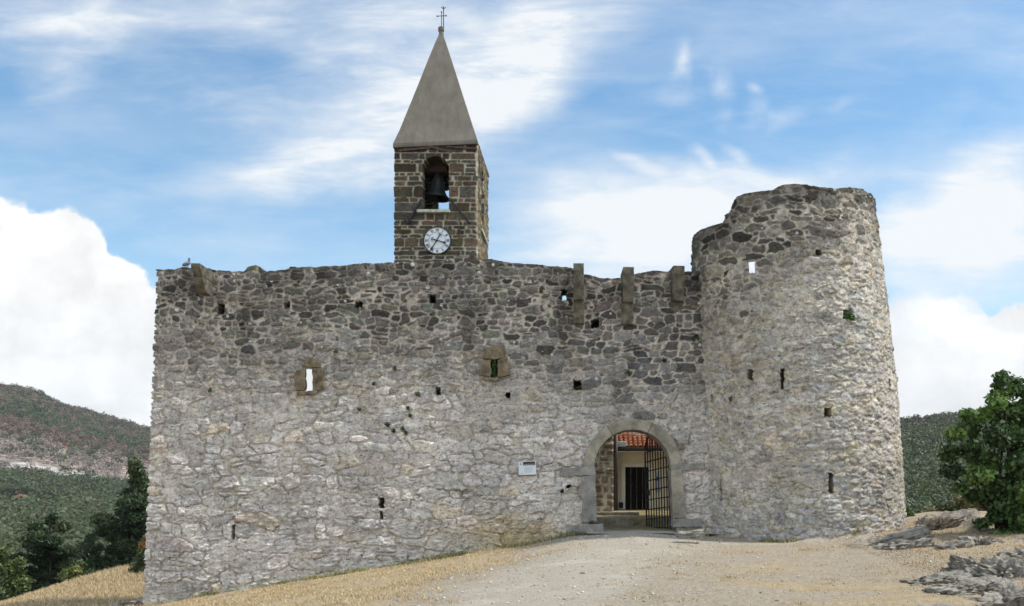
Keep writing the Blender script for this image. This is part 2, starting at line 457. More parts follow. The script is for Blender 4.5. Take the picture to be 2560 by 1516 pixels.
# the free left end leans in as it rises: squeeze columns near it
xl = np.array([PW(float(np.interp(v_, [655, 1484], [388, 354])), v_)[0] for v_ in proj(0, 23.1, z)[1]])
k = np.clip((-8.5 - X)/(10.95-8.5), 0, 1)
Out[..., 0] = X + k*(xl[:,None] + 10.95)
endj = k > .985
Out[..., 0] += np.where(endj, -.03*(tt+strata), 0)
Inn = Out.copy(); Inn[..., 1] = 24.05 + .002*X
def splay(Inn_, cxp, czp, h0, h1, v0, v1, win=1.6):
    for ax, c0, a0_, a1_ in ((0, cxp, h0, h1), (2, czp, v0, v1)):
        d = Inn_[..., ax]-c0; ad = np.abs(d)
        oth = np.abs(Inn_[..., 2-ax]-(czp if ax == 0 else cxp)); fall = sstep(1.3, .8, oth)
        nd = np.where(ad < a0_, ad*a1_/a0_, np.where(ad < win, a1_+(ad-a0_)*(win-a1_)/(win-a0_), ad))
        Inn_[..., ax] = c0 + np.sign(d)*(ad*(1-fall)+nd*fall)
q = PW(758, 931); splay(Inn, q[0], q[2], .09, .50, .28, .48)
cx = (Out[:-1,:-1] + Out[1:,1:])/2
U, Vv = proj(cx[...,0], cx[...,1], cx[...,2])
ok = below[:-1,:-1]
def in_gate(xx, zz, g):
    r = G_RI + g
    return ((xx-GC[0])**2 + (zz-GC[2])**2 < r*r) & (zz >= GC[2]-.01) | ((np.abs(xx-GC[0]) < r) & (zz < GC[2]))
gate_h = in_gate(cx[...,0], cx[...,2], .14)
hb = in_rects(U, Vv, HOLE_B); ht = in_rects(U, Vv, HOLE_T)
shell('masonry', M['stone'], wall, Out, Inn, ok & ~gate_h & ~hb & ~ht, ok & ~gate_h & ~ht, {'col': C, 'aux': aux})
WX, WZ = x, z
WDISP = disp

def rough_block(mb, poly_px, Yf, Yb, seed=0, jit=.008):
    if Yf > -.09: Yf = -.105
    """dressed stone whose outline is a polygon on the wall face"""
    pts = [PW(u_, v_) for (u_, v_) in poly_px]
    rgx = np.random.default_rng(seed)
    # subdivide outline
    out = []
    n = len(pts)
    for i in range(n):
        a, b_ = pts[i], pts[(i+1) % n]
        L = np.linalg.norm(b_-a); kk = max(1, int(L/.09))
        for j in range(kk):
            q = a + (b_-a)*j/kk
            out.append((q[0] + rgx.normal(0, jit), q[2] + rgx.normal(0, jit)))
    zc = np.mean([q[1] for q in out]); Y0 = wallY(zc)
    mb.prism(out, 'y', Y0 + Yf, Y0 + Yb)

# --- gate surround
def arch_piece(a0, a1, n=12):
    ang = [math.radians(a0 + (a1-a0)*i/n) for i in range(n+1)]
    o = [(GC[0] + G_RO*math.cos(a), GC[2] + G_RO*math.sin(a)) for a in ang]
    i_ = [(GC[0] + G_RI*math.cos(a), GC[2] + G_RI*math.sin(a)) for a in ang[::-1]]
    return o + i_
Yg = wallY(GC[2])
for a0, a1, dy in ((-1, 66, 0), (66.4, 121, .004), (121.4, 181, -.003)):
    mb = MB(); poly = arch_piece(a0, a1)
    n = len(poly)//2
    for i in range(n-1):      # voussoir sectors as one solid band
        pass
    vs = [(px, Yg-.075+dy, pz) for px, pz in poly] + [(px, 23.95, pz) for px, pz in poly]
    N = len(poly); fs = []
    for i in range(n-1):
        j = N-1-i
        fs += [(i, i+1, j-1, j), (N+j, N+j-1, N+i+1, N+i)]
    fs += [(i, N+i, N+(i+1) % N, (i+1) % N) for i in range(N)]
    mb.add(vs, fs); mb.build('arch_stone', M['dressed'], wall, bevel=.012)
mb = MB(); rough_block(mb, [(1370,1149),(1400,1146),(1430,1143),(1457,1142),(1457,1164),(1430,1163),(1400,1166),(1371,1166)], -.10, .5, 1); mb.build('impost', M['dressed_grey'], wall, bevel=.008)
mb = MB(); rough_block(mb, [(1642,1137),(1680,1136),(1722,1133),(1722,1148),(1680,1150),(1642,1152)], -.10, .5, 2); mb.build('impost', M['dressed_grey'], wall, bevel=.008)
mb = MB(); rough_block(mb, [(1421,1166),(1457,1165),(1461,1278),(1447,1275),(1434,1281),(1424,1270),(1425,1230),(1420,1190)], -.06, .9, 3, .012); mb.build('jamb', M['dressed_grey'], wall, bevel=.02)
mb = MB(); rough_block(mb, [(1641,1151),(1669,1150),(1673,1190),(1679,1268),(1646,1268),(1643,1210)], -.07, .9, 4, .006); mb.build('jamb', M['dressed'], wall, bevel=.012)
mb = MB(); rough_block(mb, [(1391,1286),(1476,1282),(1478,1304),(1391,1308)], -.14, .6, 5, .004); mb.build('base_stone', M['dressed_grey'], wall, bevel=.012)
mb = MB(); rough_block(mb, [(1645,1270),(1714,1269),(1716,1289),(1645,1290)], -.12, .6, 6, .008); mb.build('base_stone', M['dressed_grey'], wall, bevel=.012)
# --- loophole surrounds
L1 = [('lintel', [(741,899),(752,878),(768,875),(786,889),(789,901)]), ('window_jamb', [(722,930),(728,907),(749,905),(749,957),(726,957)]),
      ('window_jamb', [(767,905),(792,902),(794,954),(767,957)]), ('window_sill', [(728,959),(780,957),(778,966),(730,969)])]
L2 = [('lintel', [(1183,880),(1190,850),(1236,847),(1240,866),(1234,880)]), ('window_jamb', [(1174,920),(1181,884),(1200,882),(1201,923)]),
      ('window_jamb', [(1220,882),(1242,878),(1248,920),(1220,924)]), ('window_sill', [(1180,926),(1226,927),(1222,933),(1186,933)])]
for k_, (nm, pg) in enumerate(L1 + L2):
    mb = MB(); rough_block(mb, pg, -.085, .05, 20+k_, .007); mb.build(nm, M['brown_stone'], wall, bevel=.012)

# --- corbels: stacked curved blocks
def corbel(u0, u1, vt, vb, cuts, out_top, back, yaw=0, skew=0, name='corbel'):
    pb = PW((u0+u1)/2, vb, -.1); pt = PW((u0+u1)/2, vt, -out_top)
    xc = PW((u0+u1)/2, (vt+vb)/2, -out_top)[0]; hw = (u1-u0)/200.0*.97
    zs = [pb[2]] + [PW(u0, c_)[2] for c_ in cuts][::-1] + [pt[2]]
    n = len(zs)-1
    root = None
    for i in range(n):
        o0 = .16 + (out_top-.16)*(i/n)**.8; o1 = .16 + (out_top-.16)*((i+1)/n)**.8
        prof = []
        z0_, z1_ = zs[i]+.003, zs[i+1]-.003
        for s_ in range(9):
            f = s_/8
            prof.append((wallY(zs[0]) - (o0 + (o1-o0)*math.sin(f*math.pi/2)), z0_ + (z1_-z0_)*f*.86))
        prof.append((wallY(zs[0]) - o1, z1_))
        bk = wallY(zs[0]) + (back if i == n-1 else .25)
        prof += [(bk, z1_), (bk, z0_)]
        mb = MB(); mb.prism(prof, 'x', -hw, hw)
        v = np.array(mb.v); c_, s_ = math.cos(yaw), math.sin(yaw)
        yy = v[:,1]-wallY(zs[0]); xx = v[:,0]
        v[:,0] = xc + xx*c_ - yy*s_ ; v[:,1] = wallY(zs[0]) + xx*s_ + yy*c_
        mb.v = [tuple(q) for q in v]
        if root is None: root = mb.build(name, M['corbel'], wall, bevel=.012)
        else: mb.build('corbel_block', M['corbel'], root, bevel=.012)
corbel(1403, 1429, 645, 793, (742, 690), .55, .35)
corbel(1523, 1550, 653, 795, (747, 702), .55, .35, R(2))
corbel(1644, 1673, 645, 790, (740, 692), .55, .75, R(6))
corbel(484, 506, 656, 729, (697,), .62, .35, R(3))

# ================================================================== THE ROUND TOWER
YC = 23.75
rt = empty('round_tower', (5.4, YC, .5), 'round rubble stone corner tower with broken stepped top and arrow slits', 'tower')
th = np.linspace(-math.pi, math.pi, 640)      # angle from the camera side, + to the right
z = np.arange(-.3, 9.2, .024)
T_, Zr = np.meshgrid(th, z)
def circ(l_, r_):
    al, ar = np.arctan((l_-UC)/F0), np.arctan((r_-UC)/F0); am = (al+ar)/2
    return YC*np.tan(am), YC/np.cos(am)*np.sin((ar-al)/2) - .045
def tower_cr(zz):
    v = VC - (zz-EYE)/YC*F0
    l = np.interp(v, [480, 590, 700, 1000, 1300], [1689, 1689, 1692, 1706, 1718]); r = np.interp(v, [440, 490, 700, 950, 1200, 1265, 1400], [2133, 2140, 2168, 2198, 2216, 2219, 2222])
    return circ(l, r)
def tower_pos(tt_, zz, inset=0):
    c_, r_ = tower_cr(zz)
    r_ = r_-inset
    return np.stack([c_ + r_*np.sin(tt_), YC - r_*np.cos(tt_), zz], -1)
TT = [(1680,600),(1690,588),(1698,575),(1715,562),(1745,552),(1769,546),(1775,528),(1786,522),(1794,498),(1802,482),(1822,474),(1850,470),(1890,466),(1905,458),(1920,452),
      (1945,450),(1965,452),(2000,458),(2040,462),(2080,459),(2110,463),(2128,474),(2139,489),(2150,497)]
zt = np.full(len(th), 8.0)
for _ in range(25):
    p_ = tower_pos(th, zt); u_, v_ = proj(p_[:,0], p_[:,1], p_[:,2])
    zt = EYE + (VC - interp(TT, u_))*p_[:,1]/F0
rear = sstep(1.45, 2.1, np.abs(th))
zt = zt*(1-rear) + rear*(6.4 + .3*fbm(th*3, th*0, 4, 3)) + .012*fbm(th*14, th*0, 6, 3)
Zt = np.minimum(Zr, zt[None,:]); below = Zr < zt[None,:]
Sarc = T_*2.45
rg = np.random.default_rng(5)
sd = seeds_for(-8.2, 8.2, -.7, 9.6, lambda q: float(np.interp(q, [0, 4, 6.5, 7.5, 9], [.135, .115, .135, .16, .16])), 2.1, .2, rg, .12)
q = rg.random(len(sd)); sd[:,2:] *= np.where(q < .16, rg.uniform(.45, .7, len(sd)), np.where(q > .88, rg.uniform(1.25, 1.8, len(sd)), 1))[:,None]
I, e, D1 = masonry(Sarc, Zt, sd, 2.2, .065, 3.2, .14)
s2 = seeds_for(-8.2, 8.2, -.7, 9.6, lambda q_: .085, 2.0, .25, np.random.default_rng(37), .1)
I2, e2, D2_ = masonry(Sarc, Zt, s2, 2.1, .05, 4, .2)
sv = VC - (sd[:,1]-EYE)/21.5*F0
sth = sd[:,0]/2.45
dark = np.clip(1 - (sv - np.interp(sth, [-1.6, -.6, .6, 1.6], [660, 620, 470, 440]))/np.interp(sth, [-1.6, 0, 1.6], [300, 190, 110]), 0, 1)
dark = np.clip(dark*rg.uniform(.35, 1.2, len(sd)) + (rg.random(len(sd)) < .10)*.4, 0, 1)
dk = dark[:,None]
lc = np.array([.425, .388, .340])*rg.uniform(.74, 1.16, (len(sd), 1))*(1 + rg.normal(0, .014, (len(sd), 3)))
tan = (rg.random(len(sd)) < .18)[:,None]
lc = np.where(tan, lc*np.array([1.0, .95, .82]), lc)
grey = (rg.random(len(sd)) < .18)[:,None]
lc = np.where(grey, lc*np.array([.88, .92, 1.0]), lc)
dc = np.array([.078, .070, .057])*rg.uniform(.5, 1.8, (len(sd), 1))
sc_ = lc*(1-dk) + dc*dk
mw = .008 + .004*dark[I] + .009*np.clip(fbm(Sarc*3, Zt*3, 8, 3)+.1, -.5, 1)
tt = sstep(mw*.6, mw*1.5, e)
off = rg.uniform(-.014, .030, len(sd)); tilt = rg.normal(0, .06, (len(sd), 2))
bul = np.clip(e/.06, 0, 1)**.5
off2 = np.random.default_rng(38).uniform(-.5, 1, len(s2)); ti2 = np.random.default_rng(39).normal(0, 1, (len(s2), 2))
chip = sstep(.0, .02, e2)*(.35 + off2[I2]) + ti2[I2,0]*(Sarc-s2[I2,0])*2 + ti2[I2,1]*(Zt-s2[I2,1])*4
disp = tt*(.010 + .010*bul + off[I]*.55 + tilt[I,0]*(Sarc-sd[I,0]) + tilt[I,1]*(Zt-sd[I,1])) + tt*.02*fbm(Sarc*9, Zt*12, 13, 4, .6) \
    + tt*.018*fbm(Sarc*6+Zt*3, Zt*18-Sarc*3, 22, 4, .65) + .008*chip*tt*(1-.5*dark[I]) + .010*fbm(Sarc*22, Zt*22, 16, 2) + (1-tt)*.010*fbm(Sarc*8, Zt*8, 31, 3)
mcol = np.array([.40, .355, .29])*(1 + .2*fbm(Sarc*4, Zt*4, 51, 3))[..., None]
tc = sstep(mw*.8, mw*1.3, e)[..., None]
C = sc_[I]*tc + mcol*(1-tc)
cap = np.clip(1 - (zt[None,:]-Zt)/.09, 0, 1)[..., None]
soot = sstep(.0, .3, .55*sstep(.9, .05, zt[None,:]-Zt) + .6*fbm(Sarc*1.5, Zt*.8, 58, 4) - .06)*sstep(1.6, .4, zt[None,:]-Zt)
C = C*(1 - .5*soot[..., None])
C = C*(1-.8*cap) + cap*.8*np.array([.075, .069, .055])
lw = sstep(1.6, .6, Zt)[..., None]
C = C*(1-lw) + lw*(C*np.array([1.0, 1.02, 1.08]))
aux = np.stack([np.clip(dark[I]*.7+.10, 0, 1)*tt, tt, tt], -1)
Out = tower_pos(T_, Zt, -disp); Tin, Zin = T_.copy(), Zt.copy()
k = np.argmin(np.abs(proj(*tower_pos(th, np.full(len(th), 6.6)).T)[0] - 1840) + 1e4*(np.abs(th) > 1.2)); t0_ = th[k]; z0_ = EYE+(VC-655)*tower_pos(th[k:k+1], np.array([6.6]))[0,1]/F0
def sq1(d, a0_, a1_, win): ad = np.abs(d); return np.sign(d)*np.where(ad < a0_, ad*a1_/a0_, np.where(ad < win, a1_+(ad-a0_)*(win-a1_)/(win-a0_), ad))
fa = sstep(1.2, .7, np.abs(Zt-z0_)); fb_ = sstep(.5, .3, np.abs(T_-t0_))
Tin = T_*(1-fa) + (t0_-.13*sstep(.55, .2, np.abs(T_-t0_))+sq1(T_-t0_, .032, .20, .6))*fa; Zin = Zt*(1-fb_) + (z0_+sq1(Zt-z0_, .135, .42, 1.1))*fb_
Inn = tower_pos(Tin, Zin, .75)
# inner face stays vertical enough
cx = (Out[:-1,:-1] + Out[1:,1:])/2
U, Vv = proj(cx[...,0], cx[...,1], cx[...,2])
front = np.abs((T_[:-1,:-1]+T_[1:,1:])/2) < 1.5
TB = [(2004,618,15,14),(2074,770,22,22),(1836,917,14,26),(1915,918,10,34),(1914,942,8,20),(1742,978,5,22),(2026,1009,20,22),(2033,1182,12,50),(1763,1186,5,26),(1765,1212,5,28),(2178,942,5,30)]
TTH = [(1840,655,15,27)]
hb = in_rects(U, Vv, TB) & front; ht = in_rects(U, Vv, TTH) & front
ok = below[:-1,:-1]
shell('masonry', M['stone'], rt, Out, Inn, ok & ~hb & ~ht, ok & ~ht, {'col': C, 'aux': aux})

# ================================================================== THE BELL TOWER
BX0, BX1, BY0, BY1 = -6.571, -3.687, 33.0, 36.7
BZ0, BZ1 = .6, 13.85
bt = empty('bell_tower', ((BX0+BX1)/2, (BY0+BY1)/2, BZ0), 'square brown stone bell tower with clock and tall grey pyramid spire', 'bell tower')
W_, D_ = BX1-BX0, BY1-BY0
def strip(L, a, b, st=.03):
    n = int(round(L/st)); return np.linspace(a, b, n+1)
s_front = strip(W_, 0, W_); s_right = strip(D_, W_, W_+D_); s_back = strip(W_, W_+D_, 2*W_+D_, .06); s_left = strip(D_, 2*W_+D_, 2*W_+2*D_, .06)
s = np.unique(np.round(np.concatenate([s_front, s_right, s_back, s_left]), 5))
z = np.concatenate([np.arange(BZ0, 6.6, .2), np.arange(6.6, BZ1+.03, .03)])
Sg, Zg = np.meshgrid(s, z)
def btpos(S_, Z_, d):
    o = np.zeros(S_.shape + (3,)); o[..., 2] = Z_
    f = S_ <= W_+1e-4; r_ = (S_ > W_+1e-4) & (S_ <= W_+D_+1e-4); b_ = (S_ > W_+D_+1e-4) & (S_ <= 2*W_+D_+1e-4); l_ = S_ > 2*W_+D_+1e-4
    cd = lambda t_, L: np.clip(t_, -d*1e9*0, L)
    X_ = np.where(f, BX0+S_, np.where(r_, BX1, np.where(b_, BX1-(S_-W_-D_), BX0)))
    Y_ = np.where(f, BY0, np.where(r_, BY0+(S_-W_), np.where(b_, BY1, BY1-(S_-2*W_-D_))))
    # push outwards from the centre line of each face, corners push along both axes
    ex = np.minimum(np.abs(X_-BX0), np.abs(X_-BX1)) < 1e-3; ey = np.minimum(np.abs(Y_-BY0), np.abs(Y_-BY1)) < 1e-3
    o[..., 0] = X_ + np.where(ex, np.sign(X_-(BX0+BX1)/2)*d, 0)
    o[..., 1] = Y_ + np.where(ey, np.sign(Y_-(BY0+BY1)/2)*d, 0)
    return o
rg = np.random.default_rng(9)
sd = []
for (a, b) in ((0, W_), (W_, W_+D_), (W_+D_, 2*W_+D_), (2*W_+D_, 2*W_+2*D_)):
    zz = BZ0
    rr = np.random.default_rng(77)
    while zz < BZ1+.3:
        h = rr.choice([.13, .18, .24, .31, .40], p=[.2, .3, .24, .16, .10]); ss = a
        while ss < b-.02:
            w = min(h*rg.uniform(.7, 4.6), 1.15)
            if b-(ss+w) < .2: w = b-ss
            if h > .28 and rg.random() < .25:
                sd.append((ss+w/2, zz+h*.27, w, h*.54)); sd.append((ss+w/2, zz+h*.77, w, h*.46))
            else: sd.append((ss+w/2, zz+h/2, w, h))
            ss += w
        zz += h
sd = np.array(sd)
I, e, D1 = masonry(Sg, Zg, sd, 7, .022, 4)
g = rg.random(len(sd))
bc = np.array([.082, .064, .041])*rg.uniform(.6, 1.45, (len(sd), 1))*(1 + rg.normal(0, .05, (len(sd), 3)))
bc = np.where((g < .4)[:,None], np.array([.070, .061, .049])*rg.uniform(.6, 1.4, (len(sd), 1)), bc)
sunlit_side = (sd[:,0] > W_) & (sd[:,0] < W_+D_)
bc = np.where(sunlit_side[:,None], bc*np.array([1.9, 1.8, 1.6]), bc)  # right face lightened as if sunlit, the sunlight painted into its stone colour
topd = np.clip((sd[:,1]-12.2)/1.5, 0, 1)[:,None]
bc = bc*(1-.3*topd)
mw = .012 + .010*fbm(Sg*3, Zg*3, 8, 3)
tt = sstep(mw*.7, mw*1.5, e)
off = rg.uniform(-.005, .02, len(sd))
disp = tt*(.020 + off[I] + .012*fbm(Sg*8, Zg*8, 3, 3)) + .008*fbm(Sg*14, Zg*14, 5, 3)
# the right-hand face is rough hewn
rf = ((Sg > W_) & (Sg < W_+D_))
disp = disp + np.where(rf, .04*fbm(Sg*4, Zg*6, 8, 4, .6), 0)
mcol = np.array([.37, .33, .255])*(1 + .25*fbm(Sg*4, Zg*4, 51, 3))[..., None]
tc = (tt*(1-.0))[..., None]
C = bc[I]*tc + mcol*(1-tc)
aux = np.stack([.25*tt, tt, tt], -1)
Out = btpos(Sg, Zg, disp); Inn = btpos(Sg, Zg, np.full(Sg.shape, -.5))
# the inner corner must be pulled in for both axes
Inn[..., 0] = np.clip(Inn[..., 0], BX0+.5, BX1-.5); Inn[..., 1] = np.clip(Inn[..., 1], BY0+.5, BY1-.5)
cs = (Sg[:-1,:-1]+Sg[1:,1:])/2; cz = (Zg[:-1,:-1]+Zg[1:,1:])/2
pf = P(1066.5, 512, BY0); oz0 = pf[2]; ocx = pf[0]-BX0; ohw = .475; osp = P(1066, 413, BY0)[2]
def arch_open(c_, hw):
    return (np.abs(cs-c_) < hw) & (cz > oz0) & ((cz < osp) | ((cs-c_)**2 + (cz-osp)**2*1.25 < hw*hw))
hole = arch_open(ocx, ohw) | arch_open(W_+D_*.42, .47) | arch_open(W_+D_+W_-ocx, ohw) | arch_open(2*W_+D_+D_*.5, .47)
okk = np.ones(cs.shape, bool)
shell('masonry', M['ashlar'], bt, Out, Inn, okk & ~hole, okk & ~hole, {'col': C, 'aux': aux})
# spire
EFL, EFR = P(961.5, 356, 32.88), P(1168.5, 347, 32.88)
EBR = np.array([EFR[0]+.02, 36.85, 13.93]); EBL = np.array([EFL[0], 36.85, EFL[2]+.04])
AP = P(1079.5, 64, 34.85)
cor = [EFL, EFR, EBR, EBL]
mb = MB(); rings = []
lev = [(0, 1.0), (.015, .995), (.12, .872), (.30, .690), (.50, .488), (.70, .290), (.865, .122), (.92, .060), (.955, .040), (.962, .052), (.985, .054), (.995, .030)]
NS = 7
base = []
for a, b_ in zip(cor, cor[1:] + cor[:1]):
    for j in range(NS): base.append(a + (b_-a)*j/NS)
base = np.array(base); cxy = base.mean(0)
vs = []
for f, sclr in lev:
    zc = base[:,2]*(1-f) + AP[2]*f
    ctr = np.array([cxy[0]*(1-f)+AP[0]*f, cxy[1]*(1-f)+AP[1]*f])
    for q, zz in zip(base, zc):
        d_ = q[:2]-cxy[:2]
        if f > .94: d_ = d_/np.linalg.norm(d_)*2.1
        vs.append((ctr[0]+d_[0]*sclr, ctr[1]+d_[1]*sclr, zz))
n = len(base); fs = []
for i in range(len(lev)-1):
    for k_ in range(n): fs.append((i*n+k_, i*n+(k_+1) % n, (i+1)*n+(k_+1) % n, (i+1)*n+k_))
fs.append(tuple((len(lev)-1)*n+k_ for k_ in range(n)))
# soffit slab below the eaves
b0 = len(vs)
for q in base: vs.append((q[0], q[1], q[2]-.07))
for k_ in range(n): fs.append((b0+k_, b0+(k_+1) % n, (k_+1) % n, k_))
fs.append(tuple(b0+k_ for k_ in range(n))[::-1])
mb.add(vs, fs); spire = mb.build('spire_roof', M['concrete'], bt)
# cross and lightning rod stand in the spire tip
tip = np.array([AP[0], AP[1], AP[2]-.06])
zt_ = lambda v_: P(1080, v_, AP[1])[2]
xu = lambda u_: P(u_, 60, AP[1])[0]
mb = MB(); mb.tube([(xu(1080.6), AP[1], AP[2]-.1), (xu(1080.6), AP[1], zt_(30))], .013, 8)
mb.tube([(xu(1070), AP[1], zt_(40)), (xu(1091.5), AP[1], zt_(39))], .013, 8)
for q in ((1070, 40), (1091.5, 39), (1080.6, 30)): mb.blob((xu(q[0]), AP[1], zt_(q[1])), (.032,.032,.032), 1, .05, 1)
mb.build('cross', M['dark_iron'], spire)
mb = MB(); mb.tube([(xu(1085.4), AP[1], AP[2]-.15), (xu(1085.4), AP[1], zt_(17))], .016, 8)
for dx in (-.09, .09, -.03): mb.tube([(xu(1085.4), AP[1], zt_(22)), (xu(1085.4)+dx, AP[1], zt_(18.5) if abs(dx) > .05 else zt_(15.5))], .012, 6)
mb.build('lightning_rod', M['dark_iron'], spire)
# timbers under the eave
mb = MB()
mb.bar(P(978, 369, 32.93), P(1056, 361, 32.93), .05, .07); mb.bar(P(1048, 357, 32.92), P(1092, 371, 32.92), .05, .06); mb.bar(P(1092, 359, 32.93), P(1168, 365, 32.93), .05, .06)
mb.build('eave_timber', M['wood'], bt)
# sill, braces
mb = MB(); a = P(1020, 523, 32.85); b_ = P(1101, 513.5, 32.85); mb.box((a[0], 32.80, b_[2]-.10), (b_[0], 33.35, b_[2])); mb.build('sill', M['sill'], bt, bevel=.02)
mb = MB(); mb.bar(P(1030, 491, 32.90), P(996, 550, 32.90), .075, .06); mb.build('brace', M['dark_iron'], bt)
mb = MB(); mb.bar(P(1102, 489, 32.90), P(1148.5, 547, 32.90), .075, .06); mb.build('brace', M['dark_iron'], bt)
mb = MB(); mb.bar((BX1+.05, 33.9, 11.0), (BX1+.05, 35.6, 11.0), .09, .12); mb.build('sill', M['sill'], bt, bevel=.02)
# rail in the far opening, clapper rope post in the near one
mb = MB(); mb.bar((BX0+ocx-.6, 36.45, 11.78+.35), (BX0+ocx+.6, 36.45, 11.78+.35), .05); mb.bar((BX0+ocx+.30, 36.45, 11.4), (BX0+ocx+.30, 36.45, 13.3), .05)
mb.build('railing', M['dark_iron'], bt)
# floor of the bell chamber and ceiling, so that light only enters by the openings
mb = MB(); mb.box((BX0+.45, BY0+.45, oz0-.35), (BX1-.45, BY1-.45, oz0-.25)); mb.build('chamber_floor', M['wood'], bt)
mb = MB(); mb.box((BX0+.4, BY0+.4, 13.62), (BX1-.4, BY1-.4, 13.72)); mb.build('chamber_ceiling', M['wood'], bt)
# clock
cc = P(1070.2, 589.5, 32.93); CR = .478
clock = MB(); clock.prism([(cc[0]+.955*CR*math.cos(a), cc[2]+.955*CR*math.sin(a)) for a in np.linspace(0, 2*math.pi, 48, endpoint=False)], 'y', 32.905, 32.98)
clock = clock.build('clock_face', M['white'], bt)
mb = MB()
for k_ in range(48):
    a0, a1 = 2*math.pi*k_/48, 2*math.pi*(k_+1)/48
    q = lambda r, a: (cc[0]+r*math.cos(a), cc[2]+r*math.sin(a))
    mb.prism([q(CR*.95, a0), q(CR*1.0, a0), q(CR*1.0, a1), q(CR*.95, a1)], 'y', 32.885, 32.985)
mb.build('clock_rim', M['ink'], clock)
mb = MB()
for k_ in range(48):
    a0, a1 = 2*math.pi*k_/48, 2*math.pi*(k_+1)/48
    mb.prism([q(CR*.605, a0), q(CR*.622, a0), q(CR*.622, a1), q(CR*.605, a1)], 'y', 32.898, 32.908)
mb.build('minute_ring', M['ink'], clock)
def stroke(mb, x0, y0, x1, y1, w, ang, rad):
    """stroke in numeral space (x right, y up, unit = numeral height) placed at angle on the dial"""
    ca, sa = math.cos(ang), math.sin(ang)
    pts = []
    for x_, y_ in ((x0-w/2, y0), (x0+w/2, y0), (x1+w/2, y1), (x1-w/2, y1)):
        X_, Z_ = x_*.215*CR, rad + (y_-.5)*.22*CR
        pts.append((cc[0] + X_*ca + Z_*sa, cc[2] - X_*sa + Z_*ca))
    mb.prism(pts, 'y', 32.896, 32.908)
G_ = {'I': (.30, [(0, 0, 0, 1)], (.16,)), 'V': (.62, [(-.22, 1, 0, 0), (.22, 1, 0, 0)], (.17, .08)), 'X': (.62, [(-.22, 1, .22, 0), (.22, 1, -.22, 0)], (.17, .08))}
for hnum, rom in enumerate(['XII','I','II','III','IV','V','VI','VII','VIII','IX','X','XI']):
    ang = math.radians(30*hnum); wt = sum(G_[c_][0] for c_ in rom); x0 = -wt/2; mb = MB()
    for c_ in rom:
        w_, ss_, th_ = G_[c_]
        for q, tw in zip(ss_, th_): stroke(mb, x0+w_/2+q[0], q[1], x0+w_/2+q[2], q[3], tw, ang, CR*.785)
        x0 += w_
    mb.build('numeral', M['ink'], clock)
def hand(tip, tail, y, name, wid):
    d_ = np.array(tip)-np.array(tail); L = np.linalg.norm(d_); d_ = d_/L; nrm = np.array((-d_[1], d_[0]))
    c0 = np.array((cc[0], cc[2])); mb = MB()
    T0, T1 = c0+np.array(tip)*CR, c0+np.array(tail)*CR
    hd = .24*CR
    mb.prism([T1+nrm*wid/2, T1-nrm*wid/2, T0-d_*hd*.8-nrm*wid/2, T0-d_*hd*.8+nrm*wid/2], 'y', y, y+.012)
    mb.prism([T0, T0-d_*hd*.55+nrm*hd*.22, T0-d_*hd*.62+nrm*hd*.42, T0-d_*hd-nrm*0+nrm*hd*.30, T0-d_*hd*1.05, T0-d_*hd-nrm*hd*.30, T0-d_*hd*.62-nrm*hd*.42, T0-d_*hd*.55-nrm*hd*.22], 'y', y-.002, y+.013)
    R1 = .15*CR; ctr = T1+d_*R1*.55
    for k_ in range(10):
        a0, a1 = (math.pi*(-.55+1.1*k_/10)), (math.pi*(-.55+1.1*(k_+1)/10))
        f = lambda a, r: ctr - d_*r*math.cos(a) + nrm*r*math.sin(a)
        th0 = .38*math.cos(a0*.8); th1 = .38*math.cos(a1*.8)
        mb.prism([f(a0, R1), f(a1, R1), f(a1, R1*(1-th1)), f(a0, R1*(1-th0))], 'y', y-.001, y+.0125)
    mb.build(name, M['black'], clock)
hand((-.49, -.745), (.22, .43), 32.868, 'minute_hand', .030)
hand((.70, -.215), (-.36, .09), 32.846, 'hour_hand', .034)
mb = MB(); mb.prism([(cc[0]+.045*CR*math.cos(a), cc[2]+.045*CR*math.sin(a)) for a in np.linspace(0, 2*math.pi, 12, endpoint=False)], 'y', 32.84, 32.91); mb.build('hand_hub', M['black'], clock)

# bell hanging in the tower
bc_ = P(1070.5, 462, 33.9)
bell = empty('church_bell', (bc_[0], 33.9, bc_[2]), 'dark bronze bell hanging from a timber yoke inside the belfry arch', 'bell')
ca, sa = math.cos(R(5)), math.sin(R(5)); MR = np.array([[ca, 0, sa], [0, 1, 0], [-sa, 0, ca]])
zt0 = P(1070, 432, 33.9)[2]-bc_[2]
prof = [(.03, zt0+.03), (.12, zt0+.02), (.155, zt0-.05), (.175, zt0-.15), (.20, zt0-.32), (.235, zt0-.48), (.285, zt0-.60), (.345, zt0-.68), (.395, zt0-.73), (.40, zt0-.76),
        (.37, zt0-.76), (.30, zt0-.66), (.22, zt0-.5), (.17, zt0-.2), (.1, zt0-.04), (.02, zt0-.03)]
prof = [(r_*1.2, zt0 + (q_-zt0)*1.06) for r_, q_ in prof]
mb = MB(); mb.lathe(prof, bc_, 32, MR); mb.build('bell_body', M['bronze'], bell, smooth=True)
mb = MB(); mb.box((bc_[0]-.40, 33.78, bc_[2]+zt0+.14), (bc_[0]+.36, 34.02, bc_[2]+zt0+.34)); mb.box((bc_[0]-.2, 33.80, bc_[2]+zt0+.34), (bc_[0]+.16, 34.0, bc_[2]+zt0+.44))
for dx in (-.07, .05): mb.tube([(bc_[0]+dx, 33.9, bc_[2]+zt0), (bc_[0]+dx, 33.9, bc_[2]+zt0+.16)], .02, 6)
mb.build('yoke', M['wood'], bell, bevel=.01)
mb = MB(); mb.bar((bc_[0]-1.5, 33.9, bc_[2]+zt0+.24), (bc_[0]+1.0, 33.9, bc_[2]+zt0+.24), .05); mb.build('axle', M['dark_iron'], bell)
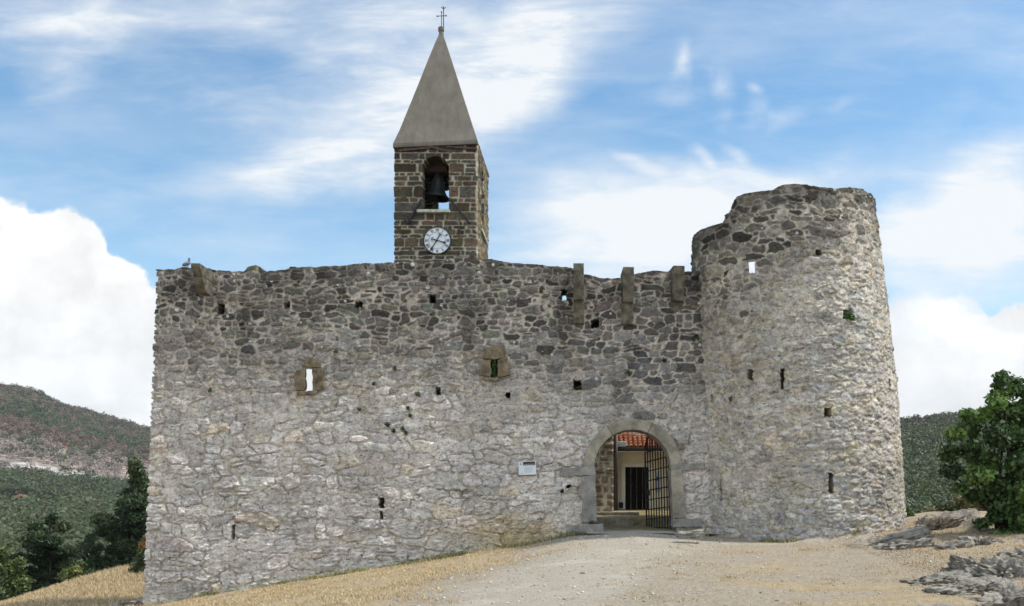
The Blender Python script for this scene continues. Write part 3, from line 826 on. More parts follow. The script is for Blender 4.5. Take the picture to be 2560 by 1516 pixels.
mb = MB(); mb.tube([bc_ + MR @ np.array((0, 0, zt0-.1)), bc_ + MR @ np.array((-.02, 0, zt0-.72))], .02, 8); mb.blob(bc_ + MR @ np.array((-.02, 0, zt0-.76)), (.06, .06, .08), 2, .02, 2); mb.tube([bc_ + MR @ np.array((-.02, 0, zt0-.78)), bc_ + MR @ np.array((-.03, 0, zt0-1.02))], .025, 8)
mb.build('clapper', M['dark_iron'], bell)

# ================================================================== THE CHURCH INSIDE
ch = empty('church', (.9, 28, .95), 'cream plastered church annexe with stone quoins, dark door and terracotta roof beyond the gate', 'church')
YQ = 26.5
xq = P(1501, 1200, YQ)[0]
x = np.arange(-2.2, xq+.001, .03); z = np.arange(.5, 4.6, .03); x[-1] = xq
X, Zq = np.meshgrid(x, z)
rg = np.random.default_rng(15)
sd = seeds_for(-2.6, xq+.3, .3, 4.9, lambda q: .20, 1.5, .04, rg, .05)
I, e, D1 = masonry(X, Zq, sd, 6, .02, 3)
mw = .022 + .012*fbm(X*3, Zq*3, 8, 3); tt = sstep(mw*.7, mw*1.5, e)
bc = np.array([.27, .20, .13])*rg.uniform(.7, 1.4, (len(sd), 1)); mcol = np.array([.78, .69, .53])*(1+.2*fbm(X*4, Zq*4, 5, 3))[..., None]
C = bc[I]*tt[..., None] + mcol*(1-tt[..., None])
C = np.where((X > xq-.045)[..., None], np.array([.70, .64, .50]), C)
Out = np.stack([X, YQ - tt*.03 - .008*fbm(X*9, Zq*9, 3, 3), Zq], -1); Inn = Out.copy(); Inn[..., 1] = 28.6
okk = np.ones((len(z)-1, len(x)-1), bool)
shell('stone_wall', M['ashlar'], ch, Out, Inn, okk, okk, {'col': C, 'aux': np.stack([tt*.1]*3, -1)})
YW = 28.2
dx0, dx1 = P(1530, 1200, YW)[0], P(1588, 1200, YW)[0]
dz0, dz1 = P(0, 1251, YW)[2], P(0, 1143, YW)[2]
ez = P(0, 1106, YW)[2]
mb = MB(); mb.box((xq+.01, YW, .5), (dx0, YW+.3, ez)); mb.box((dx0, YW, dz1), (dx1, YW+.3, ez)); mb.box((dx1, YW, .5), (6.0, YW+.3, ez)); mb.box((dx0, YW+.01, .5), (dx1, YW+.29, dz0))
mb.build('plaster_wall', M['cream'], ch)
mb = MB(); mb.box((dx0-.11, YW-.03, dz0-.03), (dx0, YW+.1, dz1)); mb.box((dx0-.11, YW-.03, dz1), (dx1+.11, YW+.1, dz1+.10)); mb.box((dx1, YW-.03, dz0-.03), (dx1+.11, YW+.1, dz1)); mb.build('door_frame', M['cream_trim'], ch)
mb = MB()
dw_ = (dx1-dx0)/4
for k_ in range(4): mb.box((dx0+.003+k_*dw_, YW+.12, dz0), (dx0-.003+dw_+k_*dw_, YW+.17, dz1-.005))
dr = mb.build('door', M['darkwood'], ch)
mb = MB(); mb.blob((dx1-.12, YW+.09, dz0+.62), (.03, .03, .03), 1, .02, 1); mb.build('handle', M['iron'], dr)
# tiled roof
E0 = np.array((xq+.05, 27.75, ez+.10)); slope = math.atan2(.62, 1.25); L = 1.45
mb = MB(); ncol = 36; pitch = .138
for c_ in range(ncol):
    for r_ in range(9):
        lc = min(L, .98-.026*c_) 
        s0 = r_*.125
        if s0 > lc: break
        ring = []
        for e_, (ds, rad, lift) in enumerate(((s0-.03, .064, .040), (s0+.135, .054, .010))):
            for k_ in range(7):
                a = math.pi*k_/6
                ring.append((E0[0]+.1+c_*pitch + rad*math.cos(a), E0[1] + ds*math.cos(slope) - (rad*math.sin(a)+lift)*math.sin(slope), E0[2] + ds*math.sin(slope) + (rad*math.sin(a)+lift)*math.cos(slope)))
        fs = [(k_, k_+1, 8+k_, 7+k_) for k_ in range(6)] + [tuple(range(7))]
        mb.add(ring, fs)
    q = E0 + np.array((c_*pitch, 0, 0))
    nxt = np.array((pitch, 0, 0)); up = np.array((0, math.cos(slope), math.sin(slope)))*lc
    mb.add([q, q+nxt, q+nxt+up, q+up], [(0, 1, 2, 3)])
m, t, b = nt('clay_tiles'); p = geo(t)
n1 = noise(t, 9, 2, .5, p); n2 = noise(t, 30, 4, .6, p)
c = mix(t, mapr(t, n1, .4, .62, 0, 1), (.24, .075, .03), (.40, .19, .105)); c = scl(t, c, mapr(t, n2, .3, .7, .75, 1.3)); t.links.new(c, b.inputs['Base Color']); M['clay'] = m
mb.build('roof', M['clay'], ch, smooth=True, recalc=False)
mb = MB(); mb.tube([(xq+.02, 27.66, ez+.05), (6, 27.66, ez+.09)], .062, 10); mb.build('gutter', M['gutter'], ch, smooth=True)
mb = MB(); mb.box((xq+.10, 27.62, ez+.12), (xq+.42, 27.95, ez+.28)); mb.build('flashing', M['zinc'], ch, bevel=.02)
px_ = P(1508.5, 1200, 27.55)[0]
mb = MB(); mb.tube([(px_, 27.55, dz0-.02), (px_, 27.55, 3.4)], .042, 10); mb.build('downpipe', M['gutter'], ch, smooth=True)
mb = MB(); mb.box((px_-.09, 27.66, dz0-.02), (px_-.02, 28.19, 3.5)); mb.build('corner_board', M['wood'], ch)
a, b_ = P(1515, 1230, 28.1), P(1525, 1243, 28.1); mb = MB(); mb.box((a[0], 28.08, b_[2]), (b_[0], 28.2, a[2])); mb.build('junction_box', M['dark_iron'], ch, bevel=.008)
mb = MB(); mb.box((-1.0, 26.2, .5), (P(1565, 1255, 26.2)[0], 28.15, P(0, 1253, 26.2)[2])); mb.build('plinth', M['dressed'], ch, bevel=.03)
# rear wall of the yard
x = np.arange(.2, 7.5, .05); z = np.arange(.3, 4.9, .05); X, Zq = np.meshgrid(x, z)
rg = np.random.default_rng(25)
sd = seeds_for(0, 8, .2, 5.2, lambda q: .22, 1.5, .12, rg); I, e, D1 = masonry(X, Zq, sd, 2.6, .05, 3)
tt = sstep(.01, .03, e); C = (np.array([.22, .20, .17])*rg.uniform(.5, 1.3, (len(sd), 1)))[I]*tt[...,None] + np.array([.34, .31, .26])*(1-tt[...,None])
rear = empty('yard_wall', (3.8, 33, .4), 'rough stone back wall of the yard glimpsed above the tiled roof', 'wall')
Out = np.stack([X, 33 - tt*.04 - .02*fbm(X*5, Zq*7, 3, 4), Zq], -1); Inn = Out.copy(); Inn[...,1] = 33.6; okk = np.ones((len(z)-1, len(x)-1), bool)
shell('masonry', M['stone'], rear, Out, Inn, okk, okk, {'col': C, 'aux': np.stack([tt*.3]*3, -1)})

# ------------------------------------------------------------------ iron gate leaf, swung open into the yard
H0 = np.array((PW(1643, 1200)[0]*1.012, 23.55)); Fr = np.array((P(1583, 1200, 25.05)[0], 25.05))
gd = Fr-H0; GL = np.linalg.norm(gd); gd = gd/GL; sag = -.068
gate = empty('iron_gate', (H0[0], H0[1], .6), 'black wrought iron lattice gate leaf standing open in the archway', 'gate')
zb_ = P(0, 1296, 23.55)[2]; zs_ = P(0, 1094, 23.55)[2]; rise = .58
def gp(a, zz, n=0):   # a along the leaf from the hinge, zz height
    return np.array((H0[0]+gd[0]*a + zz*0 - gd[1]*n + gd[0]*(zz-1.6)*(-sag)*.0, H0[1]+gd[1]*a + gd[0]*n, zz + sag*a)) + np.array((gd[0], gd[1], 0))*(zz-zb_)*(-sag)*.9
def topz(a): q = (a/GL-.5)*2; return zs_ + rise*math.sqrt(max(0, 1-q*q))
fm = MB()
arc = [gp(GL/2*(1-math.cos(t_)), zs_ + rise*math.sin(t_)) for t_ in np.linspace(0, math.pi, 17)]
for a, b_ in zip(arc[:-1], arc[1:]): fm.bar(a, b_, .05, .022)
fm.bar(gp(0, zb_), gp(0, zs_), .05, .03); fm.bar(gp(GL, zb_), gp(GL, zs_), .065, .04)
fm.build('gate_frame', M['iron'], gate)
for k_ in range(1, 9):
    a = GL*k_/9; mb = MB(); mb.bar(gp(a, zb_+.02), gp(a, topz(a)-.01), .030); mb.build('upright', M['iron'], gate)
for zz in np.linspace(zb_+.06, zs_+.02, 9):
    mb = MB(); mb.bar(gp(0, zz, .0), gp(GL, zz, .0), .048, .022); mb.build('crossbar', M['iron'], gate)
mb = MB(); q = gp(GL-.12, zb_+1.0, -.03); mb.box(q-np.array((.03, .09, .06)), q+np.array((.03, .09, .06))); mb.tube([q, q+np.array((-.07, -.02, 0)), q+np.array((-.09, -.14, 0))], .014, 8); mb.build('lock', M['dark_iron'], gate)
# notice tied to the gate
nq = [gp(GL*.62, 1.62+.50, -.03), gp(GL*.40, 1.62+.50, -.03), gp(GL*.40, 1.62-.02, -.03), gp(GL*.62, 1.62-.02, -.03)]
no = empty('paper_notice', nq[3], 'small white paper notice tied to the bars of the iron gate', 'notice')
nrm_ = np.array((gd[1], -gd[0], 0))*-.004
mb = MB(); mb.add([*nq, *[q+nrm_ for q in nq]], [(0,1,2,3),(7,6,5,4),(0,4,5,1),(1,5,6,2),(2,6,7,3),(3,7,4,0)]); sh_ = mb.build('sheet', M['paper'], no)
mid = lambda f, g: (nq[0]*(1-f)+nq[1]*f)*(1-g) + (nq[3]*(1-f)+nq[2]*f)*g
nv = np.array((-gd[1], gd[0], 0)); nv = nv*(-1 if nv[1] > 0 else 1)*.006
mb = MB(); mb.add([mid(.3, .2)+nv, mid(.65, .2)+nv, mid(.65, .42)+nv, mid(.3, .42)+nv], [(0,1,2,3)]); mb.build('emblem', M['ink_blue'], sh_)

# ------------------------------------------------------------------ information sign on the wall
sg0 = PW(1292, 1147)
sign = empty('information_sign', tuple(sg0), 'small white information plaque with dark red header fixed left of the gate', 'sign')
def sq(mb, pts, y0, y1): mb.prism([(PW(u_, v_)[0], PW(u_, v_)[2]) for u_, v_ in pts], 'y', sg0[1]+y0, sg0[1]+y1)
def S3(x_, y_): return ((1280+x_/24.74)*.97891, (1140+y_/24.74)*.97889)
def sbox(x0, y0, x1, y1, k_=-.037): return [S3(x0, y0+k_*(x0-420)), S3(x1, y0+k_*(x1-420)), S3(x1, y1+k_*(x1-420)), S3(x0, y1+k_*(x0-420))]
mb = MB(); sq(mb, [S3(420,382), S3(1480,342), S3(1512,1162), S3(440,1196)], -.105, -.08); pn = mb.build('panel', M['panel'], sign)
mb = MB(); sq(mb, sbox(700, 400, 1440, 620), -.110, -.103); hd_ = mb.build('header', M['panel_dark'], pn)
mb = MB(); sq(mb, sbox(745, 545, 1400, 572), -.114, -.109); mb.build('header_line', M['panel_text'], hd_) if False else mb.build('header_line', M['panel_text'], pn)
mb = MB()
for y_, w_ in ((720, 560), (765, 600), (810, 520), (860, 580), (905, 470), (960, 540), (1005, 430), (1060, 380)): sq(mb, sbox(770, y_, 770+w_, y_+16), -.109, -.104)
mb.build('text_lines', M['panel_text'], pn)
mb = MB(); sq(mb, [S3(530,440), S3(590,436), S3(575,480), S3(545,482)], -.110, -.104); sq(mb, [S3(525,510), S3(600,506), S3(598,560), S3(562,585), S3(527,562)], -.110, -.104); mb.build('emblem', M['ink_blue'], pn)
mb = MB(); sq(mb, [S3(610,1085), S3(665,1083), S3(667,1130), S3(612,1133)], -.110, -.104); mb.build('stamp', M['ink_blue'], pn)
mb = MB(); sq(mb, [S3(440,1190), S3(1512,1156), S3(1512,1200), S3(445,1232)], -.10, -.03); mb.build('lower_batten', M['wood'], sign)

# ------------------------------------------------------------------ pigeon on the wall top
pb = P(459, 653.8, 23.5)
pig = empty('pigeon', tuple(pb), 'grey pigeon perched on the wall top beside the corner bracket', 'pigeon')
def pp(x_, z_, y_=0): return pb + np.array((x_, y_, z_))
import bmesh
def ring_body(secs, n=12):
    vs = []; fs = []
    for (cx_, cz_, tx, tz, ry, rn) in secs:
        tn = np.array((tx, 0, tz)); tn = tn/np.linalg.norm(tn); nr = np.array((-tn[2], 0, tn[0]))
        for k_ in range(n):
            a = 2*math.pi*k_/n
            vs.append(pp(cx_, cz_) + nr*rn*math.sin(a) + np.array((0, 1, 0))*ry*math.cos(a))
    for i in range(len(secs)-1):
        for k_ in range(n): fs.append((i*n+k_, i*n+(k_+1) % n, (i+1)*n+(k_+1) % n, (i+1)*n+k_))
    fs.append(tuple(range(n))[::-1]); fs.append(tuple((len(secs)-1)*n+k_ for k_ in range(n)))
    return vs, fs
m, t, b = nt('pigeon_plumage'); p = objc(t)
sp = nn(t, 'ShaderNodeSeparateXYZ'); t.links.new(p, sp.inputs[0])
c = mix(t, mapr(t, sp.outputs[2], .12, .16, 0, 1, True), (.20, .19, .21), (.045, .055, .075)); c = mix(t, mapr(t, sp.outputs[0], -.05, -.10, 0, 1, True), c, (.07, .09, .10)); t.links.new(c, b.inputs['Base Color'])
mb = MB(); vs, fs = ring_body([(-.135,.020,1,.25,.012,.004),(-.09,.030,1,.3,.025,.012),(-.05,.055,1,.45,.045,.035),(-.01,.078,1,.7,.055,.05),(.03,.105,.7,1,.05,.045),(.04,.145,.15,1,.032,.03),(.035,.18,-.05,1,.022,.02),(.038,.205,.1,1,.021,.021),(.045,.222,.4,1,.012,.012),(.048,.228,.5,1,.003,.003)])
mb.add(vs, fs); bd = mb.build('body', m, pig, smooth=True)
mb = MB(); mb.tube([pp(.056, .207), pp(.082, .200)], [.006, .001], 6); mb.build('beak', M['ink'], pig)
for sy in (-.018, .018):
    mb = MB(); mb.tube([pp(-.005, .045, sy), pp(.0, .0, sy)], .0045, 6); mb.tube([pp(0, .002, sy), pp(.03, .002, sy)], .003, 5); mb.build('leg', M['tile'], pig)
    mb = MB(); mb.blob(pp(-.045, .068, sy*2.6), (.085, .012, .034), 3, .05, 2); v = np.array(mb.v); d_ = v-pp(-.045, .068, sy*2.6); c_, s_ = math.cos(-.45), math.sin(-.45)
    v[:,0] = pp(-.045, 0)[0] + d_[:,0]*c_ + d_[:,2]*s_; v[:,2] = pp(0, .068)[2] - d_[:,0]*s_ + d_[:,2]*c_; mb.v = [tuple(q) for q in v]; mb.build('wing', M['dressed_grey'], pig, smooth=True)
for sy in (-.016, .016):
    mb = MB(); mb.blob(pp(.052, .21, sy), (.004, .003, .004), 1, 0, 1); mb.build('eye', M['black'], pig)

# ================================================================== GROUND
ZB = [(-40,-4.5),(-25,-3.0),(-18,-1.9),(-14,-1.35),(-11.5,-1.30),(-10.7,-1.24),(-8.25,-.84),(-5.75,-.44),(-3.25,-.04),(-1.25,.28),(-.25,.50),(1.25,.60),(2.75,.50),(4.5,.46),(6,.58),(7.9,.82),(9.5,1.02),(11,1.02),(14,.7),(20,-.6),(40,-4)]
ZN = [(-40,-5),(-20,-2.2),(-12,-1.5),(-8,-.80),(-4,-.30),(0,-.12),(4,-.04),(8,.10),(12,.2),(40,-1)]
def gz(x, y):
    x = np.asarray(x, float); y = np.asarray(y, float)
    t = np.clip((y-8)/15, 0, 1.0)
    g = interp(ZB, x)*t + interp(ZN, x)*(1-t)
    # grassy shoulder beyond the left end of the wall
    sh = sstep(-10.6, -11.6, x)
    g = g + sh*np.clip((y-23.2)/5, 0, 1)*.38*sstep(-17, -13, x) + sh*np.clip((y-23.2)/5, 0, 1)*.25
    # right-hand rock shoulder
    rk = rockmask(x, y)
    st_ = fbm(x*.7-.5*y, y*.9, 61, 4, .55)*3.2 + x*.35
    g = g + rk*(.06 + .16*(st_-np.floor(st_))**1.6 + .10*np.abs(fbm(x*1.6, y*1.9, 62, 4, .6)) + .06*fbm(x*5, y*5, 63, 3))
    # falling away into the valley
    y0 = np.where(x < 0, 29.0, 25.5)
    out = np.clip(y-y0, 0, None)*.22 + np.clip(np.abs(x)-15, 0, None)*.10*(y > -50)
    far = -12.0
    g2 = np.maximum(g - out*1.0, far - .0*x)
    # level yard behind the wall
    yard = (x > -10) & (x < 8) & (y > 23.7) & (y < 38)
    return np.where(yard, np.minimum(g, .35), g2) + .03*fbm(x*.8, y*.8, 65, 4)*(np.abs(x) < 60)
def rockmask(x, y):
    m_ = sstep(4.6, 6.6, x + .55*(y-16)*0 + 1.2*fbm(x*.5, y*.5, 71, 3)) * sstep(24.5, 23.5, y)
    low_ = sstep(.22, .40, fbm(x*.75, y*1.1, 73, 4) + .20*np.exp(-((y-20.9)/.9)**2) + .17*np.exp(-((y-15.0)/2.0)**2)*sstep(5.2, 6.6, x) - .08)
    return m_*low_
def axis(lo, hi, st, ext, g=1.16):
    a = [np.arange(lo, hi+1e-6, st)]
    r_ = []; q = hi; d = st
    while q < ext: d *= g; q += d; r_.append(q)
    l_ = []; q = lo; d = st
    while q > -ext: d *= g; q -= d; l_.append(q)
    return np.concatenate([np.array(l_[::-1]), a[0], np.array(r_)])
gx = axis(-13, 12, .085, 6000); gy = axis(9.5, 31, .085, 6000)
X, Y = np.meshgrid(gx, gy)
Z = gz(X, Y)
edge = np.interp(Y, [10, 12.5, 15, 18, 21, 23], [-2.2, -2.4, -2.5, -2.3, -1.2, -.7])
straw = sstep(.45, -.9, X-edge + .9*fbm(X*.6, Y*.6, 81, 4))
pc = np.interp(Y, [10, 12.5, 15, 18, 20.5, 22, 24], [-1.2, -1.0, -.5, .2, 1.0, 1.3, 1.25]); pw_ = np.interp(Y, [10, 14, 18, 20.5, 22, 24], [2.3, 2.2, 2.2, 2.6, 2.0, 1.3])
grav = sstep(1.25, .3, np.abs(X-pc)/pw_ + .55*fbm(X*.7, Y*.7, 83, 4))
grav = np.maximum(grav, .75*np.exp(-((Y-(21.2-.05*X))/.6)**2)*sstep(-1.2, .4, X)*sstep(8, 5, X))
right = sstep(.5, 3.5, X)*(.30+.9*fbm(X*.55, Y*1.1, 85, 4)+.25*np.exp(-((Y-13.6)/2.4)**2))*(1-grav*.7)
straw = np.clip(straw + right, 0, 1); rk = rockmask(X, Y)
straw = np.where((X > 6.5) & (Y > 13.5), np.maximum(straw, .7), straw)
idx = np.arange(X.size).reshape(X.shape)
Fq = np.stack([idx[:-1,:-1], idx[:-1,1:], idx[1:,1:], idx[1:,:-1]], -1).reshape(-1, 4)
Aattr = np.stack([straw, grav, rk], -1).reshape(-1, 3)
me = np_mesh('ground', np.stack([X, Y, Z], -1).reshape(-1, 3), quads=Fq, attrs={'zone': Aattr}, smooth=True)
m, t, b = nt('dry_karst_ground'); p = geo(t)
a = nn(t, 'ShaderNodeAttribute', attribute_name='zone'); sp = nn(t, 'ShaderNodeSeparateColor'); t.links.new(a.outputs['Color'], sp.inputs[0])
na = noise(t, 3.2, 6, .68, p); nb = noise(t, 16, 5, .65, p); nc = noise(t, 75, 3, .6, p); nd = noise(t, .9, 4, .6, p)
dirt = mix(t, mapr(t, nb, .35, .68, 0, 1), (.245, .205, .152), (.405, .35, .272)); dirt = mix(t, mapr(t, na, .50, .72, 0, .6), dirt, (.225, .182, .128))
strw = mix(t, mapr(t, nb, .32, .68, 0, 1), (.315, .243, .148), (.45, .362, .232)); strw = mix(t, mapr(t, na, .42, .7, 0, .75), strw, (.255, .20, .135))
grv = mix(t, mapr(t, nc, .36, .66, 0, 1), (.30, .266, .212), (.44, .398, .325))
rck = mix(t, mapr(t, nb, .34, .66, 0, 1), (.10, .088, .072), (.30, .268, .222))
br = math_(t, 'MULTIPLY', math_(t, 'SUBTRACT', nb, .5), .9)
f1 = mapr(t, math_(t, 'ADD', sp.outputs[1], math_(t, 'ADD', br, math_(t, 'MULTIPLY', math_(t, 'SUBTRACT', na, .5), .9))), .15, 1.0, 0, .9, True)
f2 = mapr(t, math_(t, 'ADD', sp.outputs[0], math_(t, 'ADD', math_(t, 'MULTIPLY', math_(t, 'SUBTRACT', na, .5), 1.6), math_(t, 'MULTIPLY', math_(t, 'SUBTRACT', nb, .5), .8))), .3, .95, 0, 1, True)
f3 = mapr(t, math_(t, 'ADD', sp.outputs[2], math_(t, 'MULTIPLY', math_(t, 'SUBTRACT', na, .5), .8)), .35, .6, 0, 1, True)
grv = mix(t, mapr(t, nd, .54, .68, 0, .55, True), grv, (.47, .435, .37)); grv = mix(t, mapr(t, na, .54, .70, 0, .5, True), grv, (.225, .19, .145)); c = mix(t, f1, dirt, grv); c = mix(t, f2, c, strw); c = mix(t, f3, c, rck)
sxyz = nn(t, 'ShaderNodeSeparateXYZ'); t.links.new(p, sxyz.inputs[0])
grn = mix(t, mapr(t, nd, .4, .65, 0, 1), (.035, .05, .02), (.075, .085, .035))
c = mix(t, mapr(t, sxyz.outputs[1], 30, 36, 0, 1, True), c, grn)
c = scl(t, c, mapr(t, nc, .3, .7, .82, 1.18))
t.links.new(c, b.inputs['Base Color']); b.inputs['Roughness'].default_value = .95; b.inputs['Specular IOR Level'].default_value = .1
bump(t, b, math_(t, 'ADD', nb, math_(t, 'MULTIPLY', nc, .6)), .05)
ground = tag(link('ground', me, m), kind='structure')
M['rock'] = None
m, t, b = nt('limestone_outcrop'); p = geo(t)
n1 = noise(t, 4, 6, .65, p, .4); n2 = noise(t, 22, 5, .7, p); n3 = noise(t, 1.5, 3, .5, p)
mp = nn(t, 'ShaderNodeMapping'); mp.inputs['Scale'].default_value = (1.2, 1.2, 7); mp.inputs['Rotation'].default_value = (0, R(-16), 0); t.links.new(p, mp.inputs[0]); n4 = noise(t, 2.2, 5, .6, mp.outputs[0])
c = mix(t, mapr(t, n1, .34, .66, 0, 1), (.13, .113, .092), (.36, .325, .27)); c = scl(t, c, mapr(t, n2, .3, .7, .7, 1.25)); c = mix(t, mapr(t, n3, .55, .75, 0, .5), c, (.30, .22, .11))
t.links.new(c, b.inputs['Base Color']); bump(t, b, math_(t, 'ADD', n4, math_(t, 'MULTIPLY', n2, .5)), .09); M['rock'] = m

# floor of the gateway and yard
x = np.arange(.1, 7.0, .1); y = np.arange(22.7, 33.1, .1); X, Y = np.meshgrid(x, y)
Z = np.interp(Y, [22.7, 23.4, 25.5, 25.56, 26.2, 27.6, 33], [.55, .60, .64, .82, .90, 1.0, 1.1]) + .02*fbm(X*2, Y*2, 91, 3)
Z = np.where(Y < 23.0, np.minimum(Z, .62), Z)
idx = np.arange(X.size).reshape(X.shape); Fq = np.stack([idx[:-1,:-1], idx[:-1,1:], idx[1:,1:], idx[1:,:-1]], -1).reshape(-1, 4)
gr_ = sstep(23.0, 23.6, Y)
me = np_mesh('yard_ground', np.stack([X, Y, Z], -1).reshape(-1, 3), quads=Fq, attrs={'zone': np.stack([gr_*.55+.2*fbm(X*2,Y*2,3,3), (1-gr_), 0*X], -1).reshape(-1, 3)}, smooth=True)
m, t, b = nt('yard_turf'); p = geo(t)
a = nn(t, 'ShaderNodeAttribute', attribute_name='zone'); sp = nn(t, 'ShaderNodeSeparateColor'); t.links.new(a.outputs['Color'], sp.inputs[0])
nb = noise(t, 9, 5, .65, p); nc = noise(t, 60, 3, .6, p)
c = mix(t, mapr(t, nb, .36, .64, 0, 1), (.10, .10, .04), (.33, .24, .12)); c = mix(t, sp.outputs[1], c, mix(t, nc, (.25, .23, .19), (.48, .44, .38))); t.links.new(c, b.inputs['Base Color']); bump(t, b, nc, .03)
tag(link('yard_ground', me, m), kind='structure')
mb = MB(); mb.box((.30, 25.2, .5), (1.38, 25.8, .86)); step = mb.build('stone_step', M['dressed'], None, bevel=.03, origin=(1.4, 25.5, .5)); tag(step, 'low worn stone step inside the gateway', 'step')

# ================================================================== HILLS AND FOREST
def hill(name, x0, x1, y0, y1, prof, crest, zref, st, stony):
    xs = np.arange(x0, x1, st); ys = np.arange(y0, y1, st); X, Y = np.meshgrid(xs, ys)
    Z = hz(X, Y, prof, crest, zref)
    idx = np.arange(X.size).reshape(X.shape); Fq = np.stack([idx[:-1,:-1], idx[:-1,1:], idx[1:,1:], idx[1:,:-1]], -1).reshape(-1, 4)
    return X, Y, Z, Fq
def hz(X, Y, prof, crest, zref):
    u = UC + X/Y*F0
    cz_ = interp(crest, u)
    h = interp(prof, Y)
    return -12.5 + (h+12.5)*np.clip((cz_+12.5)/(zref+12.5), 0, 3) + 2.0*fbm(X*.02, Y*.02, 5, 4)
LP = [(80,-14),(120,-12.6),(250,-9.3),(400,-2.6),(440,2),(480,8),(495,9),(530,17),(650,36),(800,71),(900,99),(1000,96),(1250,50),(1400,20)]
def cz(v, Y): return EYE + (VC-v)*Y/F0
LC = [(-700,cz(1000,900)),(-300,cz(930,900)),(-100,cz(935,900)),(0,cz(951,900)),(60,cz(957,900)),(90,cz(966,900)),(150,cz(1000,900)),(230,cz(1021,900)),(300,cz(1041,900)),(368,cz(1060,900)),(500,cz(1100,900)),(800,cz(1160,900)),(1100,cz(1195,900)),(1400,cz(1205,900))]
RP = [(60,-13),(100,-10),(160,-4),(300,9),(420,28),(500,41),(560,40),(700,15)]
RC = [(1500,cz(1190,500)),(1900,cz(1080,500)),(2207,cz(1035,500)),(2280,cz(1027,500)),(2340,cz(1021,500)),(2506,cz(1000,500)),(2900,cz(980,500)),(3400,cz(1050,500))]
X, Y, Z, Fq = hill('hill', -1150, 40, 85, 1400, LP, LC, 99, 7, 1)
wob = 26*fbm(X*.006, Y*.006, 7, 4)
Yb_ = Y + wob
def band(a, b_, s_=14): return sstep(a-s_, a+s_, Yb_)*sstep(b_+s_, b_-s_, Yb_)
G1 = np.array([.050, .068, .030]); BR = np.array([.165, .105, .075]); RK = np.array([.33, .30, .27]); SC = np.array([.26, .205, .175]); DG = np.array([.045, .06, .028])
C = np.ones(X.shape+(3,))*G1
for a_, b_, cc_ in ((492, 545, RK), (545, 665, SC), (665, 745, BR), (745, 815, DG), (815, 870, BR*.9+DG*.2), (870, 1500, DG)):
    k = band(a_, b_)[..., None]; C = C*(1-k)+k*cc_
rd = (sstep(398, 401, Y)*sstep(411, 407, Y)*sstep(-190, -200, X))[..., None]; C = C*(1-rd)+rd*np.array([.42, .36, .27])
tp = (sstep(.25, .4, fbm(X*.03, Y*.03, 17, 3))*sstep(390, 370, Y)*sstep(300, 320, Y))[..., None]; C = C*(1-tp)+tp*np.array([.36, .28, .18])
me = np_mesh('hill', np.stack([X, Y, Z], -1).reshape(-1, 3), quads=Fq, attrs={'col': C.reshape(-1, 3)}, smooth=True)
m, t, b = nt('hillside'); p = geo(t); a = nn(t, 'ShaderNodeAttribute', attribute_name='col')
n1 = noise(t, .09, 6, .7, p); n2 = noise(t, .35, 4, .65, p)
c = scl(t, a.outputs['Color'], mapr(t, n1, .32, .68, .55, 1.45)); c = scl(t, c, mapr(t, n2, .32, .68, .65, 1.35)); t.links.new(c, b.inputs['Base Color']); b.inputs['Roughness'].default_value = 1; b.inputs['Specular IOR Level'].default_value = 0
bump(t, b, n2, 1.6)
M['hill'] = m
tag(link('hill', me, m), kind='structure')
Xl, Yl, Zl, Wl = X, Y, Z, Yb_
X, Y, Z, Fq = hill('hill', 20, 900, 62, 700, RP, RC, 41, 6, 0)
kk = sstep(455, 500, Y + 20*fbm(X*.01, Y*.01, 3, 3))[..., None]
C = np.array([.045, .065, .03])*(1-kk) + kk*np.array([.085, .06, .045])
me = np_mesh('hill', np.stack([X, Y, Z], -1).reshape(-1, 3), quads=Fq, attrs={'col': C.reshape(-1, 3)}, smooth=True)
tag(link('hill', me, M['hill']), kind='structure')

